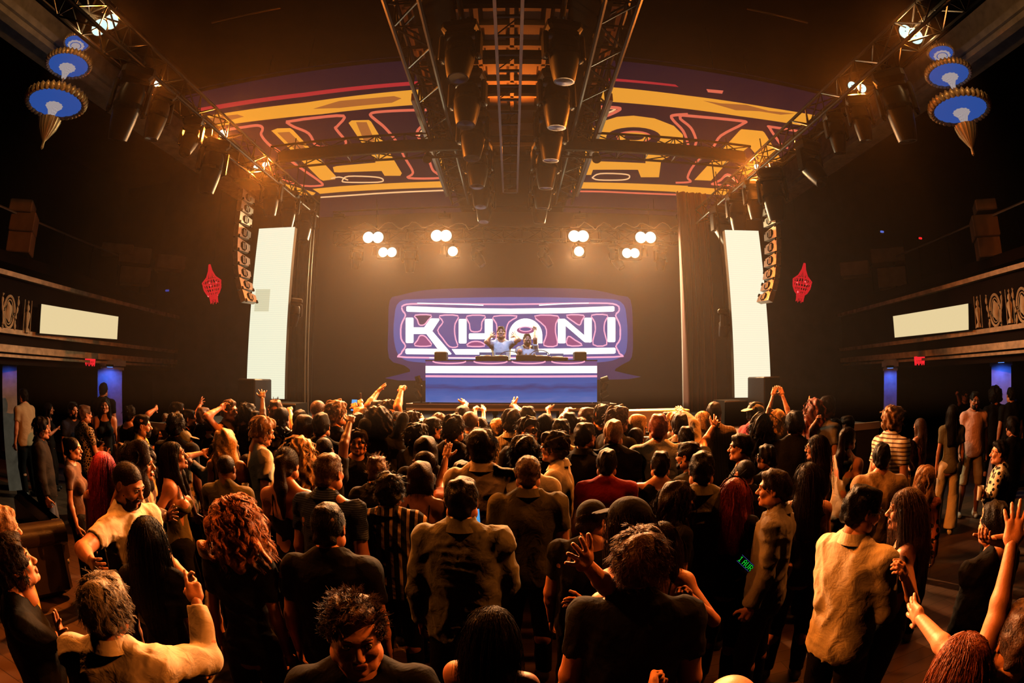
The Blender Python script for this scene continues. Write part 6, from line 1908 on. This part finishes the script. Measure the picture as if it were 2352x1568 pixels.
P_(917, 960, 32, 'ginger buzz cut person under the lifted arms of the huge mane', 10, 'buzz', 'auburn', 'light', 'tee', 'black')
P_(945, 946, 24, 'curly haired person in profile showing spread fingers', 70, 'curly', 'dark', 'mid', 'tee', 'black', arms={'R': ((962, 975), (973, 960), (1, 1))}, hand=('relaxed', 'wave'))
P_(1008, 947, 25, 'woman with straight brown hair behind the bearded man near the centre', 0, 'long', 'brown', 'mid', 'tee', 'black', sex='f')
P_(994, 960, 34, 'bearded man with neat dark hair turned right near the centre', 55, 'short', 'black', 'tan', 'tee', 'black', beard=True)
P_(960, 974, 38, 'man with tight dark curls turned right, before the bearded man near the centre', 50, 'curly', 'black', 'tan', 'tee', 'black')
P_(1043, 955, 38, 'man with a curly mop seen from behind in a dark shirt near the centre', 25, 'curly', 'dark', 'mid', 'tee', 'charcoal')
P_(1081, 944, 38, 'man with a clipped round head in a speckled shirt at the centre', 15, 'buzz', 'brown', 'light', 'polo', 'charcoal/floral/tan/1.5', build=1.05)
P_(1062, 934, 22, 'dark haired person holding one flat hand up against the booth', 0, 'short', 'black', 'tan', 'tee', 'black', arms={'R': ((1066, 950), (1069, 922), (1, 1))}, hand=('relaxed', 'open'))
P_(1103, 958, 24, 'person with two hands raised in front of the booth', 0, 'long', 'dark', 'mid', 'tee', 'black', sex='f', arms={'L': ((1098, 950), (1092, 932), (1, 1)), 'R': ((1102, 955), (1111, 935), (1, 1))}, hand=('fist', 'flat'))
P_(1141, 960, 32, 'fair haired person with an ear visible left of the striped shirt', -30, 'cropped', 'blonde', 'light', 'tee', 'cream')
P_(1175, 942, 38, 'man with spiky dark hair in a finely striped cream shirt at the centre', 5, 'messy', 'dark', 'mid', 'shirt', 'cream/vstripe/brown/2.2')
P_(1212, 934, 24, 'person stretching a bent arm with open fingers before the right half of the booth', 0, 'short', 'black', 'mid', 'tee', 'black', arms={'L': ((1200, 945), (1176, 924), (1, 1))}, hand=('wave', 'relaxed'))
P_(603, 960, 38, 'man with wavy light hair in a white t-shirt looking down to the right', 70, 'messy', 'light', 'light', 'tee', 'cream', head=(0, -15))
P_(637, 978, 30, 'woman with long black curls in profile beside the wavy light haired man', 75, 'curlylong', 'black', 'tan', 'tank', 'black', sex='f')
P_(645, 958, 20, 'person with a dark top knot behind the woman with long black curls', 20, 'bun', 'black', 'tan', 'tank', 'black', sex='f')
P_(689, 943, 27, 'person with a rounded black crop left of the bare shouldered woman', 5, 'short', 'black', 'mid', 'tee', 'black')
P_(703, 955, 37, 'bare shouldered woman with thick dark curls turned right', 60, 'wavy', 'dark', 'mid', 'tank', 'black', sex='f')
P_(738, 950, 35, 'man with glossy black hair and black t-shirt left of centre', 5, 'short', 'black', 'mid', 'tee', 'black')
P_(769, 948, 26, 'dark curly head behind the woman facing the camera', 20, 'curly', 'black', 'mid', 'tee', 'black')
P_(769, 966, 27, 'light haired woman facing the camera amid the crowd left of centre', 170, 'long', 'light', 'light', 'tee', 'tan', sex='f')
P_(745, 1004, 40, 'bald man in dark glasses raising a bent tattooed arm', 20, 'buzz', 'black', 'dark', 'tee', 'black', arms={'R': ((792, 1000), (808, 955), (1, 1))}, hand=('relaxed', 'relaxed'))
P_(821, 950, 32, 'man with a neat dark crop beside the raised bent arm', 20, 'short', 'black', 'mid', 'tee', 'black')
P_(822, 989, 37, 'smiling young man with curly hair in a black t-shirt facing the camera', 175, 'curly', 'dark', 'mid', 'tee', 'black', head=(8, 0))
P_(658, 1026, 52, 'woman with a long dark ponytail and thin back straps', 12, 'ponytail', 'dark', 'mid', 'strap', 'black', sex='f')
P_(694, 1010, 42, 'woman with thick golden curls behind the ponytail', 10, 'curlylong', 'blonde', 'light', 'tank', 'black', sex='f')
P_(755, 1043, 57, 'man with a clean fade in a fine ribbed dark shirt seen from behind', 25, 'fade', 'brown', 'mid', 'polo', 'blue/hstripe/black/3', build=1.08)
P_(866, 1048, 46, 'person with tousled lit hair tips in a black jacket with white stripes', 10, 'quiff', 'brown', 'mid', 'jacket', 'black/hstripe/charcoal/1', build=.95)
P_(893, 1090, 56, 'curly haired man in a boldly striped dark shirt with a collar', 5, 'curly', 'black', 'tan', 'shirt', 'black/vstripe/tan/.75', build=1.08)
P_(940, 1100, 40, 'woman with dark ringlets leaning on the striped shirt man', 60, 'curlylong', 'black', 'mid', 'tee', 'black', sex='f')
P_(978, 1004, 42, 'dark haired person behind the man in lit left profile', 5, 'bob', 'black', 'mid', 'tee', 'black')
P_(972, 1035, 44, 'man with close black hair showing a thin lit left profile', -70, 'buzz', 'black', 'dark', 'tee', 'black')
P_(966, 1061, 50, 'woman with smooth dark hair in a low backed dark dress', 10, 'bob', 'dark', 'mid', 'dress', 'black', sex='f')
P_(1056, 995, 36, 'man with stud earrings looking left near the centre', -70, 'short', 'black', 'tan', 'tee', 'charcoal', head=(0, 5))
P_(1106, 988, 50, 'man with thick dark hair in a beige button shirt, back to camera', 0, 'messy', 'dark', 'mid', 'rolled', 'beige', build=1.0)
P_(1060, 1061, 47, 'man in a rust t-shirt raising one forearm straight up', 0, 'short', 'black', 'mid', 'tee', 'rust', arms={'L': ((1012, 1110), (1028, 1030), (1, 1))}, hand=('flat', 'relaxed'))
rH = P_(1060, 1098, 70, 'broad man in a grey green hoodie directly below the booth', 5, 'short', 'black', 'mid', 'hoodie', 'greengrey', build=1.08, arms={'R': 'front', 'L': 'down'})
p = atD(1089, 1196, rH['D'] * 1.10)
r = empty('phone', p, (-.5, 0, .2), label='lit phone held in front of the man in the hoodie', cat='phone')
MB().box((0, 0, 0), (.075, .009, .15), bev=.004).build('case', M['black'], r); MB().box((0, -.006, 0), (.066, .002, .138)).build('screen', glow('phone_screen', (.10, .40, .80), .9), r)
P_(752, 1158, 76, 'man with slicked wet hair and lit ears in a plain black t-shirt', 8, 'fade', 'black', 'mid', 'tee', 'black', build=1.08)
P_(806, 1377, 128, 'man facing the camera with tousled fringe, closest face in the crowd', 176, 'quiff', 'brown', 'light', 'tee', 'black', head=(-6, -4))
P_(1130, 1392, 104, 'bare shouldered woman with long black hair at the bottom of the picture', 20, 'straight', 'black', 'mid', 'strap', 'black', sex='f')

# ------------------------------------------------------------------ right of centre
P_(1213, 960, 38, 'curly man in round sunglasses facing the camera near the centre', 170, 'curly', 'dark', 'mid', 'tee', 'black', glasses='sun')
P_(1253, 949, 26, 'woman with dark hair pumping a fist beside the sunglasses man', 5, 'long', 'black', 'mid', 'tank', 'black', sex='f', arms={'R': ((1248, 985), (1254, 962), (1, 1))}, hand=('relaxed', 'fist'))
P_(1275, 960, 22, 'person stretching a thin bent arm toward the booth', 0, 'bun', 'black', 'light', 'tank', 'yellow', sex='f', arms={'L': ((1270, 955), (1258, 932), (1, 1))}, hand=('relaxed', 'relaxed'))
P_(1289, 963, 36, 'dark haired man in a yellow t-shirt right of the sunglasses man', 10, 'short', 'black', 'mid', 'tee', 'yellow')
P_(1308, 948, 29, 'dark haired person in a white t-shirt with a bent raised wrist', 0, 'short', 'black', 'mid', 'tee', 'white', arms={'L': ((1297, 948), (1306, 936), (1, 1))})
P_(1336, 960, 22, 'person holding up a small fist right of the booth', 0, 'bob', 'brown', 'light', 'tee', 'rust', sex='f', arms={'L': ((1338, 962), (1334, 948), (1, 1))}, hand=('fist', 'relaxed'))
P_(1351, 937, 28, 'clean cut man in right profile below the right end of the booth', 50, 'short', 'brown', 'light', 'polo', 'charcoal')
P_(1382, 930, 32, 'tall man with full dark hair below the right end of the booth', 10, 'quiff', 'dark', 'light', 'tee', 'black')
P_(1421, 935, 35, 'man with springy curls looking right toward the stage', 55, 'curly', 'brown', 'mid', 'tee', 'charcoal')
P_(1345, 972, 39, 'man in glasses and dark shirt turned right', 35, 'short', 'black', 'mid', 'shirt', 'black', glasses='clear')
P_(1409, 966, 39, 'light haired man in a black collared shirt with wide shoulders', 8, 'short', 'light', 'light', 'polo', 'black', build=1.07)
P_(1438, 973, 23, 'short person tucked behind the light haired man in black', 20, 'short', 'black', 'mid', 'tee', 'black')
P_(1462, 981, 35, 'woman with short tidy hair and lit ear right of the wide shouldered man', 20, 'bun', 'dark', 'mid', 'tee', 'black', sex='f')
P_(1466, 953, 33, 'blonde woman in right profile behind the woman with tidy hair', 65, 'bob', 'blonde', 'light', 'tee', 'charcoal', sex='f')
P_(1513, 952, 40, 'broad man in a plain white t-shirt seen from behind', 8, 'short', 'auburn', 'light', 'tee', 'white', build=1.07)
P_(1533, 947, 20, 'small dark head behind the broad man in white', 0, 'short', 'black', 'mid', 'tee', 'black')
P_(1548, 948, 26, 'blond person with tousled hair right of the broad man in white', 10, 'messy', 'blonde', 'light', 'tee', 'cream')
P_(1562, 951, 34, 'man with a side parting and pale shirt right of centre', 10, 'short', 'dark', 'mid', 'shirt', 'tan', arms={'R': ((1594, 975), (1560, 938), (1, 1))}, hand=('relaxed', 'flat'))
P_(1577, 980, 36, 'man with a short dark crop in front of the man with a side parting', 10, 'short', 'black', 'mid', 'tee', 'charcoal', arms={'R': ((1615, 1020), (1646, 965), (1, 1))}, hand=('relaxed', 'wave'))
P_(1612, 943, 29, 'woman with long fair hair beside the tall striped shirt man', -60, 'straight', 'blonde', 'light', 'tank', 'black', sex='f')
P_(1640, 925, 29, 'tall man in a striped brown shirt seen from behind on the right', 10, 'short', 'dark', 'mid', 'shirt', 'brown/vstripe/tan/2', build=1.05, arms={'L': 'chest', 'R': 'down'})
P_(1581, 1016, 43, 'bearded man in glasses and olive t-shirt in left profile', -55, 'short', 'black', 'mid', 'tee', 'olive', beard=True, glasses='clear')
P_(1613, 1038, 54, 'man with thick dark hair in an olive shirt seen from behind on the right', 5, 'short', 'black', 'mid', 'shirt', 'olive', build=1.08)
P_(1518, 1037, 44, 'man with short hair in a black tank top with bare lit shoulders', 5, 'short', 'black', 'light', 'tank', 'black', build=1.05)
P_(1394, 1033, 45, 'man in a dark red t-shirt seen from behind', 5, 'short', 'black', 'mid', 'tee', 'red', build=1.1)
P_(1272, 993, 44, 'curly man in sunglasses and a pale polo in left profile', -75, 'curly', 'dark', 'light', 'polo', 'cream', glasses='sun')
P_(1205, 1004, 50, 'man with shaggy dark hair in a pale t-shirt behind the olive polo', 15, 'messy', 'black', 'mid', 'tee', 'cream', build=1.07, lean=.12)
P_(1213, 1046, 54, 'broad man in an olive polo with a shaved neck, back to camera', 3, 'cropped', 'brown', 'light', 'polo', 'olive', build=1.12)
P_(1560, 1110, 56, 'long haired man in glasses in right profile', 75, 'wavy', 'dark', 'mid', 'tee', 'black', glasses='clear')
P_(1362, 1150, 56, 'man in a black cap with a pale motif and a black t-shirt', 15, 'cropped', 'dark', 'light', 'tee', 'black', cap=('black', 'fwd'), build=1.12, head=(20, -5), arms={'L': 'down', 'R': 'front'})
P_(1442, 1142, 66, 'woman in a black cap leaning in with a hand on the back beside her', -50, 'straight', 'dark', 'light', 'strap', 'black', sex='f', cap=('black', 'fwd'), arms={'L': ((1392, 1345), (1330, 1275), (-1, -1)), 'R': 'front'}, hand=('open', 'relaxed'), dist=2.3)
P_(1474, 1219, 100, 'big man with lit tousled brown hair in black at the bottom centre right', 5, 'messy', 'brown', 'light', 'tee', 'black', build=1.08)
P_(1520, 1200, 50, 'woman with a thin lit arm and bracelets behind the big man in black', 200, 'straight', 'dark', 'light', 'strap', 'black', sex='f', arms={'L': ((1640, 1425), (1560, 1345), (-1, -1)), 'R': 'front'}, hand=('fist', 'relaxed'), dist=2.6)
rC = P_(1690, 1096, 54, 'woman in a cat ear headband with red streaked hair and black top', 20, 'long', 'red', 'light', 'tee', 'black', sex='f', glasses='sun')
# headband with ears, worn
hb = MB()
T_ = [rC['world']((np.array([.088 * math.cos(a), .0, .03 + .095 * math.sin(a)])) @ rC['HR'].T + rC['hd']) for a in np.linspace(.1, math.pi - .1, 16)]
hb.path([v - rC['root'].location for v in T_], .005, 5)
for s_ in (-1, 1):
    q = [rC['world'](np.array(v) @ rC['HR'].T + rC['hd']) - rC['root'].location for v in ((s_ * .075, 0, .10), (s_ * .075, 0, .175), (s_ * .025, 0, .125))]
    hb.path(q, .004, 5)
o = hb.build('cat_ear_headband', M['black'], rC['root']); o.matrix_parent_inverse = Matrix.Rotation(rC['ya'], 4, 'Z')
P_(1712, 1055, 46, 'man with a shaved head and dark glasses behind the cat ear headband', -20, 'buzz', 'black', 'tan', 'tee', 'black', glasses='clear')
P_(1701, 998, 40, 'man with dark hair in left profile in front of the right speaker stack', -75, 'short', 'black', 'mid', 'tee', 'black')
P_(1738, 924, 28, 'man in a pale cap and red shirt near the right speaker stack', 60, 'short', 'black', 'tan', 'tee', 'red', cap=('cream', 'back'))
P_(1762, 1023, 40, 'dark haired man in shadow beside the suited man', -40, 'short', 'black', 'tan', 'tee', 'black', glasses='clear')
P_(1779, 1081, 58, 'man in a grey blazer with neat dark hair looking left', -72, 'short', 'dark', 'mid', 'blazer', 'grey', build=.92)

# ------------------------------------------------------------------ right
P_(1784, 941, 29, 'blonde woman in a black vest joining both hands high overhead', 5, 'wavy', 'blonde', 'light', 'tank', 'black', sex='f', arms={'L': ((1766, 925), (1780, 893), (1, 1)), 'R': ((1812, 945), (1792, 893), (1, 1))}, hand=('flat', 'flat'))
P_(1748, 955, 34, 'person with long dark curls in black left of the arms joined overhead', 10, 'curlylong', 'black', 'mid', 'long', 'black', sex='f')
P_(1828, 946, 34, 'dark haired man in black right of the arms joined overhead', 20, 'messy', 'black', 'mid', 'tee', 'black')
P_(1872, 920, 24, 'red haired woman tossing her curls with a hand out flat', 20, 'curlylong', 'auburn', 'light', 'tank', 'black', sex='f', arms={'L': ((1868, 935), (1858, 918), (1, 1))}, hand=('open', 'relaxed'))
P_(1903, 912, 24, 'man in a grey shirt bending forward on the right', 60, 'messy', 'dark', 'light', 'tee', 'grey', build=1.08, lean=.3)
P_(1889, 964, 27, 'smiling long haired woman facing the camera with a fist up on the right', 180, 'long', 'brown', 'light', 'tank', 'black', sex='f', arms={'R': ((1863, 985), (1884, 952), (-1, -1))}, hand=('relaxed', 'fist'))
P_(1877, 997, 40, 'woman in sunglasses with long dark hair in left profile', -65, 'straight', 'dark', 'light', 'tee', 'black', sex='f', glasses='sun')
P_(1858, 1060, 52, 'woman with a thick fall of dark hair and black racer back top', 5, 'straight', 'dark', 'light', 'tank', 'black', sex='f')
P_(1948, 979, 37, 'woman with tied back hair in a cream top and pale trousers', 40, 'ponytail', 'dark', 'light', 'tank', 'cream', sex='f', bot='wide', bc='cream', h=1.66)
P_(2054, 935, 36, 'man with curly fair hair in a white t-shirt with dark stripes', 60, 'curly', 'light', 'light', 'tee', 'cream/hstripe/brown/1')
P_(1945, 955, 24, 'dark haired man in left profile behind the woman in cream', -60, 'short', 'black', 'mid', 'tee', 'black')
P_(1920, 962, 24, 'small dark haired person left of the woman in cream', 20, 'bob', 'black', 'mid', 'tee', 'tan')
P_(2026, 1020, 42, 'man with thick dark hair in a tan t-shirt seen from behind on the right', 10, 'short', 'black', 'mid', 'tee', 'tan', build=1.07)
P_(2112, 960, 24, 'woman with long brown hair in left profile on the right', -40, 'long', 'brown', 'light', 'dress', 'rust', sex='f')
rF = P_(2088, 1010, 30, 'woman in a yellow strap top with hair hanging forward', -30, 'wavy', 'dark', 'light', 'strap', 'yellow', sex='f', lean=.15, arms={'L': ((2095, 1075), (2078, 1040), (-1, -1))}, hand=('hold', 'relaxed'))
P_(2128, 1070, 38, 'woman with fair lit hair in dark floral clothing on the right', 30, 'wavy', 'light', 'light', 'long', 'black/floral/rust/.8', sex='f', bc='black')
P_(2240, 900, 22, 'bearded man in a pink polo and shorts facing the camera on the right', 185, 'short', 'black', 'tan', 'polo', 'pink', bot='shorts', bc='khaki', beard=True, glasses='clear', shoes='white', h=1.84)
P_(2217, 897, 15, 'person in dark glasses raising a fist far back on the right', 180, 'short', 'black', 'mid', 'tee', 'black', glasses='sun', arms={'R': ((2205, 925), (2196, 900), (-1, -1))}, hand=('relaxed', 'fist'))
P_(2188, 928, 25, 'long haired woman in an olive tee and cream trousers, full length on the right', 10, 'straight', 'black', 'mid', 'tee', 'olive', sex='f', bot='wide', bc='cream', shoes='white', h=1.68)
P_(2331, 918, 18, 'man in dark clothes looking at the camera at the far right', 190, 'short', 'black', 'light', 'tee', 'black')
P_(2285, 893, 17, 'dark silhouette against the right blue pillar, nearer the bearded man', 0, 'afro', 'black', 'mid', 'tee', 'black', dist=10.4, h=1.75)
P_(2322, 890, 17, 'dark silhouette against the right blue pillar, nearer the picture edge', 0, 'short', 'black', 'mid', 'tee', 'black', dist=10.2, h=1.8)
rD = P_(2297, 1012, 35, 'man in a dark shirt with pale flowers holding a drink in left profile', -70, 'quiff', 'black', 'mid', 'shirt', 'black/floral/cream/1', arms={'L': ((2270, 1155), (2258, 1132), (-1, -1)), 'R': 'down'}, hand=('hold', 'relaxed'))
held(rD, 0, 'cup', 'clear cup of drink held by the man in the flowered shirt')
P_(2326, 958, 28, 'dark haired man behind the flowered shirt at the far right', -20, 'messy', 'black', 'tan', 'tee', 'black')
P_(2290, 1155, 60, 'person in black stretching a bent forearm with a bracelet at the right', -30, 'short', 'black', 'light', 'tee', 'black', arms={'L': ((2335, 1235), (2262, 1240), (-1, -1)), 'R': 'down'}, dist=2.9)
P_(1988, 1119, 72, 'bearded man in a cream long sleeve shirt facing the long haired woman', 50, 'short', 'black', 'mid', 'rolled', 'cream', beard=True, glasses='clear', head=(25, -12), build=1.05, arms={'L': ((1890, 1415), (1975, 1440), (1, 1)), 'R': 'front'})
P_(2085, 1119, 68, 'long haired woman with bare shoulders facing the man in the cream shirt', -75, 'straight', 'brown', 'light', 'strap', 'black', sex='f', arms={'L': ((2098, 1385), (2070, 1300), (-1, -1))}, hand=('hold', 'relaxed'))
P_(2228, 1452, 104, 'woman with reddish hair at the bottom right reaching out an open hand', -15, 'straight', 'auburn', 'light', 'strap', 'black', sex='f', arms={'L': ((2190, 1492), (2092, 1395), (-1, 1))}, hand=('open', 'relaxed'), dist=1.55)
P_(2362, 1390, 100, 'person in a yellow top at the right edge raising one arm straight up', 0, 'short', 'brown', 'light', 'tee', 'yellow', arms={'L': ((2312, 1370), (2332, 1190), (1, 1))}, hand=('open', 'relaxed'), dist=1.75)
P_(1690, 1554, 100, 'bald headed person at the bottom picture edge lifting a curled hand', 0, 'bald', 'dark', 'light', 'tee', 'black', arms={'L': ((1500, 1680), (1500, 1550), (1, 1))}, hand=('fist', 'relaxed'), dist=1.25)

# glowing badge worn on the back of the woman with the headband: green pixels spelling 1 AUR
ctr = atD(1712, 1293, rC['D'] * .86)
bdg = empty('led_badge', ctr, (0, 0, -rC['ya'] * 0), label='small slanted badge with green pixel lettering on the back of a black top', cat='LED badge')
ex = (atD(1727, 1308, rC['D'] * .86) - atD(1697, 1280, rC['D'] * .86)).normalized(); nrm = (CAM - ctr).normalized(); ey = nrm.cross(ex).normalized()
Tb = Matrix((ex, ey, nrm)).transposed().to_4x4()
Tb = Tb @ Matrix.Scale(.5, 4)
MB().box((0, 0, -.008), (.20, .10, .012), M=Tb).build('plate', M['black'], bdg)
font = {'1': ['.#.', '##.', '.#.', '.#.', '.#.', '.#.', '###'], ' ': ['.', '.', '.', '.', '.', '.', '.'], 'A': ['.##.', '#..#', '#..#', '####', '#..#', '#..#', '#..#'], 'U': ['#..#', '#..#', '#..#', '#..#', '#..#', '#..#', '.##.'], 'R': ['###.', '#..#', '#..#', '###.', '#.#.', '#..#', '#..#']}
mb = MB(); x = -.085
for ch in '1 AUR':
    g_ = font[ch]
    for j, row in enumerate(g_):
        for i, c in enumerate(row):
            if c == '#': mb.box((x + i * .0098, (3 - j) * .0098, 0), (.0078, .0078, .004), M=Tb)
    x += (len(g_[0]) + 1) * .0098
mb.build('lettering', glow('green_pixels', (.01, .7, .04), .9), bdg)
mb = MB()
for i in range(20):
    for s_ in (-1, 1): mb.box((-.094 + i * .0098, s_ * .044, 0), (.004, .004, .003), M=Tb)
mb.build('border_pixels', glow('blue_pixels', (.15, .2, .8), .7), bdg)
